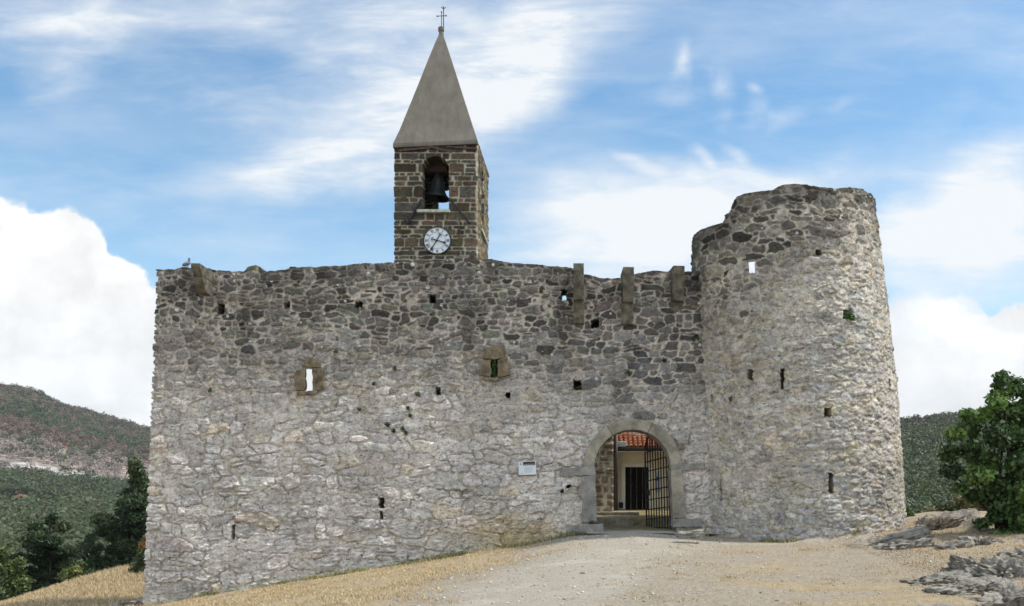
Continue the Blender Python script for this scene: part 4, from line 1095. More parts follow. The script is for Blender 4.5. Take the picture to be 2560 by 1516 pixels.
def rand_basis(n, rg, bias=None, k=.0):
    nrm = rg.normal(size=(n, 3))
    if bias is not None: nrm = nrm/np.linalg.norm(nrm, axis=1)[:,None] + bias*k
    nrm /= np.linalg.norm(nrm, axis=1)[:,None]
    t_ = np.cross(nrm, rg.normal(size=(n, 3))); t_ /= np.linalg.norm(t_, axis=1)[:,None]
    return nrm, t_, np.cross(nrm, t_)
def leaves(centres, sizes, cols, rg, shape='kite', bias=None, k=0, cup=.0, tdir=None):
    """one small polygon per leaf; returns V, quads/tris, colour"""
    n = len(centres); nrm, tx, ty = rand_basis(n, rg, bias, k)
    if tdir is not None:
        tx = tdir/np.linalg.norm(tdir, axis=1)[:,None]; ty = np.cross(tx, rg.normal(size=(n, 3))); ty /= np.linalg.norm(ty, axis=1)[:,None]; nrm = np.cross(tx, ty)
    if shape == 'kite': T = np.array([(-.5,0),(0,-.28),(.5,0),(0,.28)]); tri = [(0,1,2),(0,2,3)]
    elif shape == 'blade': T = np.array([(-.5,-.06),(-.5,.06),(.5,0)]); tri = [(0,1,2)]
    elif shape == 'needle': T = np.array([(-.5,-.10),(.5,-.16),(.5,.16),(-.5,.10)]); tri = [(0,1,2),(0,2,3)]
    elif shape == 'ragged': T = np.array([(0,0),(-.5,.1),(-.35,-.3),(0,-.5),(.4,-.35),(.5,.05),(.25,.4),(-.2,.45)]); tri = [(0,i,i % 7+1) for i in range(1, 8)]
    else: # lobed
        ang = np.array([-150,-118,-80,-52,-30,-14,0,14,30,52,80,118,150])*math.pi/180; rad = np.array([.30,.42,.52,.30,.55,.40,.66,.40,.55,.30,.52,.42,.30])
        T = np.vstack([[(0,0)], np.stack([rad*np.cos(ang), rad*np.sin(ang)], 1)]); tri = [(0,i,i+1) for i in range(1, 13)]+[(0,13,1)]
    s_ = np.asarray(sizes)[:,None,None]
    loc = (tx[:,None,:]*T[None,:,0:1] + ty[:,None,:]*T[None,:,1:2])*s_
    if cup: loc = loc - nrm[:,None,:]*((T**2).sum(1)[None,:,None])*cup*s_
    V = centres[:,None,:] + loc
    kk_ = len(T); tri = np.array(tri)
    F = (np.arange(n)[:,None,None]*kk_ + tri[None]).reshape(-1, 3)
    return V.reshape(-1, 3), F, np.repeat(cols, kk_, 0)
def in_ball(n, rg, shell_=.5):
    d = rg.normal(size=(n, 3)); d /= np.linalg.norm(d, axis=1)[:,None]
    return d*(shell_ + (1-shell_)*rg.random((n, 1)))**1.0 * rg.random((n, 1))**.25

def forest(label, hillfun, xs, ys, dens, keepfun, colfun, rad, nl, seed):
    rg = np.random.default_rng(seed)
    n = dens
    yy = ys[0] + (ys[1]-ys[0])*rg.random(n)**1.15; uu = xs[0] + (xs[1]-xs[0])*rg.random(n)
    xx = (uu-UC)*yy/F0
    k = rg.random(n) < keepfun(xx, yy); xx, yy = xx[k], yy[k]; n = len(xx)
    zz = hillfun(xx, yy)
    rr = rg.uniform(*rad, n)*np.interp(yy, [100, 300, 900], [.75, 1.0, 1.25]); bc = colfun(xx, yy, rg)
    P_ = in_ball(n*nl, rg, .6).reshape(n, nl, 3); P_[..., 2] = np.abs(P_[..., 2])*1.1 - .15
    V = np.stack([xx, yy, zz + rr*.55], -1)[:,None,:] + P_*rr[:,None,None]
    cols = np.repeat(bc, nl, 0)*rg.uniform(.9, 1.1, (n*nl, 1))
    V, F, Cc = leaves(V.reshape(-1, 3), np.repeat(rr, nl)*rg.uniform(.25, .46, n*nl), cols, rg, 'kite', np.array([0.25, -.25, 1.0]), 1.0)
    o = link('forest', np_mesh('forest', V, tris=F, attrs={'col': Cc}), M['leaf']); return tag(o, label, 'forest', kind='stuff')
def lh(x, y): return hz(x, y, LP, LC, 99)
def rh(x, y): return hz(x, y, RP, RC, 41)
def lkeep(x, y):
    w = y + 26*fbm(x*.006, y*.006, 7, 4)
    k = np.where(w < 492, 1.0, np.where(w < 550, .10, np.where(w < 665, .22, np.where(w < 745, .6, .92))))
    k = np.where((y > 335) & (y < 412) & (x < -185) & (x/y < -.545), .0, k)
    k = np.where((sstep(.25, .4, fbm(x*.03, y*.03, 17, 3)) > .5) & (y > 300) & (y < 390), .2, k)
    return k
def lcol(x, y, rg):
    n = len(x); w = y + 26*fbm(x*.006, y*.006, 7, 4)
    g = np.array([.049, .062, .022])*rg.uniform(.78, 1.22, (n, 1)); br_ = np.array([.125, .082, .055])*rg.uniform(.6, 1.3, (n, 1)); br_ = np.where(((w > 492) & (w < 665))[:,None], np.array([.20,.16,.135])*rg.uniform(.7, 1.25, (n, 1)), br_)
    pb_ = np.where(w < 492, .02, np.where(w < 665, .65, np.where(w < 745, .75, np.where(w < 815, .25, .5))))
    c_ = np.where((rg.random(n) < pb_)[:,None], br_, g)
    hz_ = np.clip((y-150)/1500, 0, .35)[:,None]
    return c_*(1+.0*hz_)
forest('mixed wood with burnt brown patches covering the long hillside left of the wall', lh, (-60, 420), (100, 930), 7500, lkeep, lcol, (2.6, 4.4), 70, 31)
forest('dense green wood covering the hillside behind the round tower', rh, (2150, 2560), (75, 540), 3400, lambda x, y: np.where(y > 470, .9, 1.0),
       lambda x, y, rg: np.where((y + 30*rg.normal(size=len(x)) > 465)[:,None], np.array([.070, .048, .036])*rg.uniform(.7, 1.2, (len(x), 1)), np.array([.047, .060, .020])*rg.uniform(.75, 1.25, (len(x), 1))), (2.0, 3.4), 90, 32)
hx, hy = (58-UC)*403/F0, 401.0
hh = empty('stone_hut', (hx, hy, float(lh(np.array([hx]), np.array([hy]))[0])), 'tiny pale hut beside the road at the foot of the hill', 'hut')
q = np.array(hh.location)
mb = MB(); mb.box((q[0]-2.2, hy-1.5, q[2]-1), (q[0]+2.2, hy+1.5, q[2]+2.2)); mb.build('wall', M['cream'], hh)
mb = MB(); mb.prism([(q[0]-2.6, q[2]+2.2), (q[0]+2.6, q[2]+2.2), (q[0], q[2]+3.3)], 'y', hy-1.8, hy+1.8); mb.build('roof', M['tile'], hh)

# ================================================================== TREES AND SHRUBS
def plant(name, base, label, cat, clumps, nleaf, size, cols, seed, shape='kite', mat='leaf', stems=None, group=None, up=.4, stemmat='bark', shell_=.45):
    """clumps: list of (centre, radii); leaves spread through each clump"""
    rg = np.random.default_rng(seed); t_ = empty(name, base, label, cat, group)
    tot = sum(np.prod(c_[1])**.66 for c_ in clumps); Vs = []; Ss = []; Cs = []; Bs = []
    for c_, r_ in clumps:
        n = max(6, int(nleaf*np.prod(r_)**.66/tot)); q = in_ball(n, rg, shell_)
        Vs.append(np.array(c_) + q*np.array(r_)); Ss.append(size*rg.uniform(.6, 1.3, n)); cb = cols[rg.integers(len(cols))]
        Cs.append(np.array(cb)*rg.uniform(.8, 1.2)*rg.uniform(.6, 1.4, (n, 1))*(1+rg.normal(0, .06, (n, 3)))); Bs.append(q + np.array((0, 0, .5)))
    V, F, C_ = leaves(np.concatenate(Vs), np.concatenate(Ss), np.clip(np.concatenate(Cs), .005, 1), rg, shape, np.concatenate(Bs), up, cup=.25 if shape == 'lobed' else 0)
    link('foliage', np_mesh('foliage', V, tris=F, attrs={'col': C_}), M[mat], t_)
    if stems:
        mb = MB()
        for pts, r_ in stems: mb.tube(pts, r_, 7)
        mb.build('trunk', M[stemmat], t_, smooth=True)
    return t_
def pxclump(u, v, Y, ru, rv, ry=None):
    return (P(u, v, Y), (ru*Y/F0, (ry if ry else (ru+rv)/2*Y/F0), rv*Y/F0))

# the pine by the left end of the wall: a trunk with tiers of limbs that carry flat sprays of needles
def conifer(name, base, top, spread, label, seed, ntier, cols, nl=170, size=.26, group=None):
    rg = np.random.default_rng(seed); t_ = empty(name, base, label, 'tree', group)
    base = np.array(base); H = top-base[2]; mb = MB()
    mb.tube([base-np.array((0,0,.3)), base+np.array((.05*H*.2, 0, H*.5)), base+np.array((0, 0, H*.98))], [.035*H*.55, .02*H*.6, .012], 8)
    Vs = []; Ss = []; Cs = []; Ts = []
    for i in range(ntier):
        f = .10 + .88*(i/(ntier-1)); zc = base[2]+H*f
        L0 = spread*(1-f)**.75*rg.uniform(.8, 1.15) + .12
        nb_ = int(rg.integers(5, 8))
        for j in range(nb_):
            a = 2*math.pi*(j+rg.random()*.8)/nb_; L_ = L0*rg.uniform(.6, 1.15)
            d = np.array((math.cos(a), math.sin(a), 0)); p0 = np.array((base[0], base[1], zc)); p2 = p0+d*L_+np.array((0, 0, L_*rg.uniform(.02, .30))); p1 = (p0+p2)/2-np.array((0, 0, .05*L_))
            mb.tube([p0, p1, p2], [.012+.012*L_, .012+.006*L_, .006], 5)
            for kf in (.45, .7, .92, 1.0):
                cpt = p0*(1-kf)+p2*kf; n = int(nl*.25*(.4+L_/spread)); q = rg.normal(size=(n, 3))*np.array((.30, .30, .13))*(.30+.22*L_)
                Vs.append(cpt+q); Ss.append(size*rg.uniform(.6, 1.3, n)); cb = np.array(cols[rg.integers(len(cols))])*rg.uniform(.75, 1.25)
                Cs.append(cb*rg.uniform(.6, 1.4, (n, 1))); Ts.append(q*np.array((1, 1, .6)) + d*.12 + np.array((0, 0, .10)) + .05*rg.normal(size=(n, 3)))
    V, F, C_ = leaves(np.concatenate(Vs), np.concatenate(Ss), np.concatenate(Cs), rg, 'needle', tdir=np.concatenate(Ts))
    link('foliage', np_mesh('foliage', V, tris=F, attrs={'col': C_}), M['leaf'], t_); mb.build('trunk', M['bark'], t_, smooth=True); return t_
PG = [(.030, .046, .020), (.040, .058, .024), (.024, .038, .018)]
def gb(u, Y): x_ = (u-UC)*Y/F0; return (x_, Y, float(gz(np.array([x_]), np.array([float(Y)]))[0]))
def pine(base, px, Y, label, seed, n, size):
    rg_ = np.random.default_rng(seed); cl_ = [(P(u, v, Y)+np.array((0, rg_.normal(0, .5), 0)), (1.2*ru*Y/F0, (ru+rv)*.6*Y/F0+.2, 1.45*rv*Y/F0)) for u, v, ru, rv in px]
    b_ = np.array(base); top = max(c_[0][2] for c_ in cl_); st_ = [([b_, b_*.5+np.array((b_[0]*.5+.1, b_[1]*.5, top*.5)), np.array((b_[0]+.05, b_[1], top))], [.10, .07, .02])]
    for c_, r_ in cl_:
        k_ = np.array((b_[0]+.05, b_[1], c_[2]-.25)); st_.append(([k_, (k_+c_)/2-np.array((0, 0, .06)), c_+(c_-k_)*.25], [.03, .02, .008]))
    plant('pine_tree', base, label, 'tree', cl_, n, size, [(.036, .055, .022), (.05, .07, .027), (.028, .044, .019), (.06, .08, .03)], seed, 'needle', 'leaf', st_, up=.5, shell_=.35)
pine(gb(352, 41), [(348,1150,16,22),(338,1178,24,16),(352,1196,24,18),(318,1208,26,13),(348,1228,34,18),(298,1232,26,12),(318,1254,34,14),(352,1262,30,20),(268,1268,28,10),(300,1286,40,14),(342,1296,36,18),(250,1304,34,11),(288,1318,40,14),(330,1328,36,18),(232,1340,26,9),(268,1350,36,13),(312,1362,40,16),(345,1372,26,22),(250,1378,32,12),(292,1394,36,15),(330,1402,32,18)], 41, 'tall dark pine tree with spreading limbs growing behind the left end of the fortress wall', 41, 30000, .17)
pine(gb(118, 37), [(122,1272,10,14),(104,1288,16,9),(138,1290,18,11),(84,1304,14,8),(120,1312,28,11),(150,1322,22,10),(76,1332,22,9),(112,1342,32,13),(158,1352,28,11),(66,1366,26,11),(106,1374,40,15),(160,1384,32,13),(52,1400,32,13),(100,1406,44,16),(150,1414,36,14),(60,1432,38,14),(110,1440,44,14)], 37, 'smaller dark pine tree with a pointed crown at the edge of the straw slope', 42, 26000, .16)
pine(gb(225, 50), [(222,1318,14,10),(206,1336,20,9),(240,1340,20,10),(222,1358,30,12),(198,1372,26,11),(246,1376,28,12),(215,1394,38,14),(185,1408,26,12),(250,1404,30,14)], 50, 'dark young pine tree low between two taller pines', 43, 11000, .2)
Yb = 34.0
plant('green_shrub', gb(20, Yb), 'leafy lighter green shrub at the left edge of the picture', 'shrub', [pxclump(25, 1400, Yb, 38, 34), pxclump(-15, 1385, Yb, 40, 40), pxclump(55, 1428, Yb, 26, 26), pxclump(5, 1352, Yb, 24, 22), pxclump(48, 1378, Yb, 20, 18), pxclump(20, 1445, Yb, 45, 25)], 4200, .13, [(.075, .105, .035), (.095, .125, .04), (.055, .08, .03)], 51)
plant('yellow_green_shrub', gb(172, 30), 'small bright yellow green shrub on the crest of the straw slope', 'shrub', [pxclump(172, 1402, 30, 26, 14), pxclump(186, 1396, 30, 18, 14), pxclump(155, 1407, 30, 14, 9), pxclump(172, 1412, 30, 34, 9)], 1300, .10, [(.14, .17, .045), (.19, .21, .06), (.10, .13, .035)], 52)
plant('dark_shrub', gb(338, 27.5), 'dark green shrub hugging the left corner of the fortress wall', 'shrub', [pxclump(345, 1390, 27.5, 28, 30), pxclump(330, 1405, 27.5, 22, 20), pxclump(352, 1362, 27.5, 18, 24), pxclump(322, 1414, 27.5, 16, 10)], 2600, .09, [(.03, .045, .018), (.045, .06, .022)], 53)
plant('russet_shrub', gb(356, 29), 'russet orange shrub peeping out beside the left wall corner', 'shrub', [pxclump(356, 1340, 29, 18, 22), pxclump(346, 1352, 29, 12, 14), pxclump(362, 1318, 29, 12, 12)], 900, .10, [(.20, .11, .035), (.24, .15, .05), (.10, .09, .03)], 54, stems=[([np.array(gb(356, 29)), P(356, 1345, 29)], [.03, .015])])

# the big broad-leaved bush on the right
YF = 19.6
fb = np.array(gb(2470, YF))
FC = [(2440,930,16,26,-.2),(2452,960,30,30,0),(2490,945,34,30,.2),(2425,985,26,26,-.3),(2470,1010,50,34,.1),(2395,1020,26,20,-.2),(2352,1018,22,16,-.3),(2375,1050,34,26,.1),(2330,1062,26,22,-.2),
      (2430,1070,46,36,-.4),(2490,1075,50,40,-.1),(2322,1110,26,26,0),(2365,1105,34,30,-.35),(2420,1130,44,34,.2),(2480,1140,50,40,-.45),(2325,1155,28,24,-.1),(2375,1165,36,28,-.4),(2430,1190,42,32,-.2),
      (2490,1205,44,40,-.4),(2385,1215,30,22,-.1),(2340,1195,20,16,-.2),(2440,1240,36,28,-.3),(2490,1265,44,36,-.35),(2425,1265,22,18,-.2),(2470,1305,30,26,-.3),(2505,1310,36,26,-.4),(2440,1312,34,18,-.3),(2398,1280,22,14,-.1),(2490,1340,40,14,-.45),(2540,1000,50,60,.1),(2550,1120,60,70,0),(2550,1240,60,60,-.1)]
cl = [(P(u, v, YF)+np.array((0, dy, 0)), (ru*YF/F0*1.1, (ru+rv)*.55*YF/F0+.12, rv*YF/F0*1.1)) for u, v, ru, rv, dy in FC]
rg = np.random.default_rng(60)
st = []
for u, v, ru, rv, dy in FC:
    q = P(u, v, YF)+np.array((0, dy, 0)); r0 = fb+np.array((rg.normal(0, .15), rg.normal(0, .12), 0)); md = r0*.45+q*.55+np.array((rg.normal(0, .1), rg.normal(0, .1), .1))
    st.append(([r0, md, q], [.035, .022, .008]))
plant('fig_bush', tuple(fb), 'large dark green broad leaved bush with lobed leaves right of the tower', 'bush', cl, 14500, .098, [(.045, .080, .019), (.064, .110, .026), (.032, .057, .016), (.105, .165, .038), (.040, .072, .019)], 61, 'lobed', 'leaf_gloss', st, up=.9, shell_=.5)
plant('scrub_bush', gb(2385, 27), 'brownish green scrub behind the rock ledge between tower and fig bush', 'shrub', [pxclump(2370, 1228, 27, 45, 26), pxclump(2420, 1235, 27, 40, 30), pxclump(2320, 1245, 27, 36, 20), pxclump(2280, 1255, 27, 30, 14), pxclump(2395, 1205, 27, 26, 18)], 3400, .10, [(.085, .09, .032), (.12, .10, .045), (.06, .075, .028)], 62)
plant('tower_foot_shrub', gb(2226, 24.6), 'small leafy green shrub at the right foot of the round tower', 'shrub', [pxclump(2228, 1262, 24.6, 12, 12), pxclump(2240, 1270, 24.6, 16, 9), pxclump(2222, 1246, 24.6, 6, 10)], 700, .075, [(.07, .12, .03), (.10, .15, .04)], 63)
plant('scrub_bush', gb(2480, 22.5), 'dry olive scrub at the foot of the fig bush on the right edge', 'shrub', [pxclump(2420, 1300, 22.5, 40, 16), pxclump(2470, 1320, 22.5, 50, 18), pxclump(2530, 1335, 22.5, 40, 20)], 1500, .09, [(.07, .075, .028), (.15, .11, .05)], 64)

# weeds rooted in the masonry joints
WEEDS = [(823,858,6,'below the wall top'),(966,900,5,''),(915,938,5,''),(948,1038,7,''),(963,1052,6,''),(985,1048,6,''),(993,1058,6,''),(1003,1015,6,''),(1021,962,8,''),(998,998,5,''),(1073,950,4,''),(1700,822,10,''),(1624,880,7,''),(1536,910,7,''),(515,955,5,''),(880,1000,5,'')]
for i, (u, v, r_, _) in enumerate(WEEDS):
    q = PW(u, v, -.05); s_ = r_/100*1.15
    plant('wall_weed', tuple(q), 'small dark green weed tuft sprouting from a joint of the fortress wall', 'weed', [(q+np.array((0, -.02, -.01)), (s_, .05, s_*.9)), (q+np.array((.3*s_, -.03, -.5*s_)), (s_*.7, .05, s_*.8))], 60, .055, [(.035, .055, .018), (.05, .075, .022)], 100+i, group='weed tufts in the joints of the fortress wall')
q = PW(1210, 903, .05); plant('loophole_fern', tuple(q), 'green ferny plant filling the brown framed loophole above the sign', 'plant', [(PW(1210, v_, .03), (.075, .07, .09)) for v_ in (885, 895, 905, 915, 922)], 420, .06, [(.05, .085, .022), (.075, .12, .03)], 120)
q = PW(1414, 950, .05); plant('hole_fern', tuple(q), 'green moss tuft inside the square hole above the gate arch', 'plant', [(q+np.array((0, .02, 0)), (.09, .06, .06))], 70, .05, [(.05, .07, .02)], 121)
def tower_pt(u, v):
    lo = np.array([-1.2, ]); best = None
    zz = EYE + (VC-v)*21.5/F0
    for _ in range(6):
        ths = np.linspace(-1.4, 1.4, 1200); p_ = tower_pos(ths, np.full(1200, zz)); u_, _v = proj(p_[:,0], p_[:,1], p_[:,2]); k = np.argmin(np.abs(u_-u)); zz = EYE+(VC-v)*p_[k,1]/F0
    return p_[k]
q = tower_pt(2077, 772); plant('tower_plant', tuple(q), 'bright green plant growing out of a square hole high on the round tower', 'plant', [(q+np.array((.0, -.05, 0)), (.12, .08, .11)), (q+np.array((.06, -.09, -.07)), (.08, .07, .08))], 260, .07, [(.05, .10, .02), (.07, .13, .03)], 122)
q = tower_pt(1791, 977); plant('tower_weed', tuple(q), 'small green weed rooted in the lower left side of the round tower', 'plant', [(q+np.array((0, -.03, 0)), (.09, .06, .07))], 120, .06, [(.055, .08, .022), (.08, .10, .03)], 123)

# ================================================================== DRY GRASS, GRAVEL, ROCKS
def grass(name, label, n, region, hgt, cols, seed, lean=.8, wid=.012):
    rg = np.random.default_rng(seed); x_, y_, w_ = region(n, rg)
    k = rg.random(len(x_)) < w_; x_, y_ = x_[k], y_[k]; n = len(x_)
    z_ = gz(x_, y_)
    a = rg.random(n)*2*math.pi; L_ = hgt*rg.uniform(.45, 1.4, n); ln = lean*rg.random(n)**.7
    d = np.stack([np.cos(a), np.sin(a), 0*a], -1); up = np.stack([np.cos(a)*ln, np.sin(a)*ln, np.sqrt(np.clip(1-ln*ln, .02, 1))], -1)
    b2 = rg.random(n)*2*math.pi; s_ = np.stack([np.cos(b2), np.sin(b2), 0*b2], -1)*wid*rg.uniform(.6, 1.4, (n, 1))
    B = np.stack([x_, y_, z_-.01], -1); mid_ = B + up*L_[:,None]*.55 + np.array((0, 0, .0)); tip_ = B + up*L_[:,None]*.95 + d*(L_*.25)[:,None] - np.array((0, 0, 1))*(L_*.1)[:,None]
    V = np.stack([B-s_/2, B+s_/2, mid_+s_*.35, mid_-s_*.35, tip_], 1).reshape(-1, 3)
    i0 = np.arange(n)[:,None]*5; F = np.concatenate([i0+np.array([[0,1,2]]), i0+np.array([[0,2,3]]), i0+np.array([[3,2,4]])])
    cb = np.array(cols)[rg.integers(len(cols), size=n)]*rg.uniform(.7, 1.25, (n, 1))
    return tag(link(name, np_mesh(name, V, tris=F, attrs={'col': np.repeat(cb, 5, 0)}), M['straw']), label, 'grass', kind='stuff')
def inside_wall(x, y): return (x > -10.6) & (y > 22.98)
def reg_left(n, rg):
    y_ = rg.uniform(14.5, 23.0, n); x_ = rg.uniform(-10.8, 1.0, n)
    e_ = np.interp(y_, [10, 12.5, 15, 18, 21, 23], [-2.2, -2.4, -2.5, -2.3, -1.2, -.7]); w = sstep(.6, -.8, x_-e_ + .9*fbm(x_*.6, y_*.6, 81, 4))
    w = w*(.12+.88*sstep(-.10, .18, fbm(x_*1.3, y_*1.3, 87, 3)))
    return x_, y_, w
SG = [(.455, .35, .20), (.52, .415, .25), (.38, .285, .155), (.29, .215, .12)]
grass('dry_grass', 'golden dry grass below the long fortress wall', 100000, reg_left, .062, SG, 71, .97)
def reg_slope(n, rg):
    y_ = rg.uniform(22.6, 31.0, n); x_ = rg.uniform(-19.5, -10.5, n); return x_, y_, np.where(inside_wall(x_, y_), 0, .9)
grass('dry_grass', 'golden dry grass on the slope beyond the left wall corner', 60000, reg_slope, .13, SG, 72, .98, .014)
def reg_right(n, rg):
    y_ = rg.uniform(11.0, 22.5, n); x_ = rg.uniform(-1.5, 11.5, n)
    pc_ = np.interp(y_, [10, 12.5, 15, 18, 20.5, 22, 24], [-1.2, -1.0, -.5, .2, 1.0, 1.3, 1.25])
    w = sstep(-.05, .30, fbm(x_*.7, y_*1.2, 85, 4)+.22*np.exp(-((y_-13.6)/2.0)**2)+.06)*sstep(1.0, 2.2, np.abs(x_-pc_))*(1-.85*rockmask(x_, y_))
    rr_ = (x_-5.4)**2+(y_-YC)**2 < 2.62**2
    return x_, y_, np.where(rr_, 0, w*.8)
grass('dry_grass', 'thin straw patches over the gravelly ground right of the path', 30000, reg_right, .035, [(.45, .32, .155), (.38, .26, .12), (.50, .375, .19), (.30, .20, .10)], 73, .98)
def reg_tuft(n, rg):
    m_ = n//45; cy = rg.uniform(11.2, 22.0, m_)**1.0; cx_ = rg.uniform(-9, 9.5, m_); r_ = rg.uniform(.04, .15, m_)
    i_ = rg.integers(m_, size=n); x_ = cx_[i_]+rg.normal(size=n)*r_[i_]*1.5; y_ = cy[i_]+rg.normal(size=n)*r_[i_]*.8
    pc_ = np.interp(y_, [10, 12.5, 15, 18, 20.5, 22, 24], [-1.2, -1.0, -.5, .2, 1.0, 1.3, 1.25])
    rr_ = (x_-5.4)**2+(y_-YC)**2 < 2.62**2
    return x_, y_, np.where(rr_, 0, sstep(.5, 1.6, np.abs(x_-pc_))*.9)
grass('dry_grass', 'scattered tufts of bleached and brown grass over the open ground', 17000, reg_tuft, .06, [(.46, .33, .165), (.36, .25, .115), (.26, .175, .085), (.52, .40, .22)], 77, .92)
def reg_rock(n, rg):
    y_ = rg.uniform(13.0, 23.5, n); x_ = rg.uniform(5.5, 11.5, n); w = sstep(-.15, .15, fbm(x_*.9, y_*.9, 95, 3)+.12*(y_ > 17.5))*(1-.75*rockmask(x_, y_)); rr_ = (x_-5.4)**2+(y_-YC)**2 < 2.62**2
    return x_, y_, np.where(rr_, 0, w)
grass('dry_grass', 'russet dry grass between the limestone outcrops on the right', 34000, reg_rock, .05, [(.33, .235, .115), (.41, .30, .155), (.25, .17, .085), (.17, .12, .06)], 74, .98, .012)
def reg_foot(n, rg):
    x_ = rg.uniform(-10.5, 6.5, n); tw = x_ > 3.0
    y_ = np.where(tw, YC-np.sqrt(np.clip(2.57**2-(x_-5.43)**2, 0, None))-rg.random(n)*.22, 22.93-rg.random(n)**2*.35)
    w = sstep(.0, .25, fbm(x_*1.1, x_*0, 97, 3)+.08)*np.where((x_ > .2) & (x_ < 2.6), 0, 1)
    return x_, y_, w
grass('green_grass', 'greener grass fringe growing along the foot of the walls', 6500, reg_foot, .13, [(.10, .12, .04), (.16, .16, .055), (.30, .25, .10), (.42, .32, .14), (.07, .09, .03)], 75, .6)
# individual green tufts at the wall foot
for i, (u, v, sz_) in enumerate([(1080, 1366, 1.0), (1112, 1362, 1.2), (1128, 1358, .8), (508, 1452, 1.0), (690, 1430, .6), (1405, 1322, .9), (1425, 1316, .7)]):
    q = PW(u, v, -.12); q[1] = 22.8; q[2] = float(gz(np.array([q[0]]), np.array([22.8]))[0])
    plant('grass_tuft', tuple(q), 'low green weed tuft at the foot of the long fortress wall', 'tuft', [(q+np.array((0, 0, .06*sz_)), (.16*sz_, .10, .09*sz_)), (q+np.array((.12*sz_, -.03, .04)), (.10*sz_, .08, .06*sz_))], 130, .075, [(.05, .075, .022), (.085, .10, .032), (.12, .13, .04)], 140+i, 'blade', group='green tufts along the foot of the fortress wall')

def pebbles(n, seed):
    rg = np.random.default_rng(seed); y_ = rg.uniform(10.5, 22.7, n); x_ = rg.uniform(-5, 9, n)
    pc_ = np.interp(y_, [10, 12.5, 15, 18, 20.5, 22, 24], [-1.2, -1.0, -.5, .2, 1.0, 1.3, 1.25])
    w = np.clip(sstep(3.0, .6, np.abs(x_-pc_)) + .18, 0, 1); k = rg.random(n) < w; x_, y_ = x_[k], y_[k]; n = len(x_)
    x_, y_ = np.where((x_-5.4)**2+(y_-YC)**2 < 2.7**2, x_-4, x_), y_
    r_ = .005 + .030*rg.random(n)**7 + .008*rg.random(n); z_ = gz(x_, y_)
    O = np.array([(1,0,0),(-1,0,0),(0,1,0),(0,-1,0),(0,0,1),(0,0,-1)], float); Ft = np.array([(0,2,4),(2,1,4),(1,3,4),(3,0,4),(2,0,5),(1,2,5),(3,1,5),(0,3,5)])
    nrm, tx, ty = rand_basis(n, rg); B = np.stack([nrm, tx, ty], 1)
    J = O[None]*rg.uniform(.55, 1.2, (n, 6, 1)); V = np.einsum('nij,njk->nik', J, B)*np.array((1.1, 1.1, .7))*r_[:,None,None] + np.stack([x_, y_, z_+r_*.3], -1)[:,None,:]
    F = (np.arange(n)[:,None,None]*6+Ft[None]).reshape(-1, 3); cb = np.array([.42, .39, .34])*rg.uniform(.6, 1.25, (n, 1))
    return tag(link('gravel', np_mesh('gravel', V.reshape(-1, 3), tris=F, attrs={'col': np.repeat(cb, 6, 0)}), M['pebble']), 'loose pale limestone gravel on the track to the gate', 'gravel', kind='stuff')
pebbles(9000, 76)

def ground_hit(u, v):
    ys = np.arange(10.5, 26, .02); p_ = np.stack([(u-UC)*ys/F0, ys, EYE+(VC-v)*ys/F0], -1)
    k = np.argmax(p_[:,2] <= gz(p_[:,0], p_[:,1])); return p_[k] if k else P(u, v, 20.5)
def rock(u, v, Y, rad, tilt, label, seed, sub=5, name='limestone_rock'):
    q = ground_hit(u, v) if seed != 11 else P(u, v, Y); rg = np.random.default_rng(seed); bm = bmesh.new(); bmesh.ops.create_icosphere(bm, subdivisions=sub, radius=1)
    vs = np.array([w.co[:] for w in bm.verts]); fs = np.array([[w.index for w in f.verts] for f in bm.faces]); bm.free()
    # blocky: push towards a rounded box, then break up with strata
    k = np.max(np.abs(vs), axis=1)[:,None]; vs = vs*(.45 + .55/np.maximum(k, .5))
    vs = vs*np.array(rad); s_ = seed*1.7
    n_ = vs/np.linalg.norm(vs/np.array(rad)**1.0, axis=1)[:,None]
    px, py, pz = vs[:,0]+s_, vs[:,1]-s_*.6, vs[:,2]
    d = .26*fbm(px*2.4+pz*.8, py*2.4-pz*.9, seed, 3, .55) - .30*np.abs(fbm(px*4+py*1.3, pz*11+py*2, seed+3, 4, .6)) - .26*np.abs(fbm(px*6-pz*3, py*6+pz*4, seed+5, 4, .6)) + .05*fbm(px*22+pz*9, py*22-pz*11, seed+7, 3, .6) + .06
    dirn = vs/np.linalg.norm(vs, axis=1)[:,None]; vs = vs + dirn*d[:,None]*min(1, rad[2]*3.4)
    c_, s2 = math.cos(tilt), math.sin(tilt); vs = np.stack([vs[:,0]*c_-vs[:,2]*s2, vs[:,1], vs[:,0]*s2+vs[:,2]*c_], -1) + q - np.array((0, 0, rad[2]*(.42 if seed != 11 else 0)))
    o = link(name, np_mesh(name, vs, tris=fs, smooth=False), M['rock'], None, tuple(q)); return tag(o, label, 'rock', 'limestone outcrops right of the tower')
rock(2150, 1328, 20.6, (1.15, .42, 0.203), R(13), 'long pale limestone ledge sloping up beside the foot of the round tower', 1)
rock(2285, 1292, 20.9, (.85, .45, 0.297), R(14), 'upper end of the pale limestone ledge rising toward the fig bush', 12)
rock(2215, 1340, 19.5, (.60, .35, 0.230), R(12), 'dark weathered limestone block tucked under the long ledge', 3)
rock(2330, 1338, 19.2, (.42, .32, 0.203), R(8), 'squat grey limestone block in brown grass right of the ledge', 13, 4)
rock(2405, 1330, 19.4, (.40, .30, 0.189), R(-6), 'rounded limestone boulder in the shade of the fig bush', 4)
rock(2290, 1425, 16.4, (.55, .40, 0.176), R(6), 'broad low limestone outcrop on the right foreground', 5)
rock(2390, 1398, 16.9, (.50, .36, 0.270), R(-14), 'peaked limestone hump behind the foreground outcrop', 14)
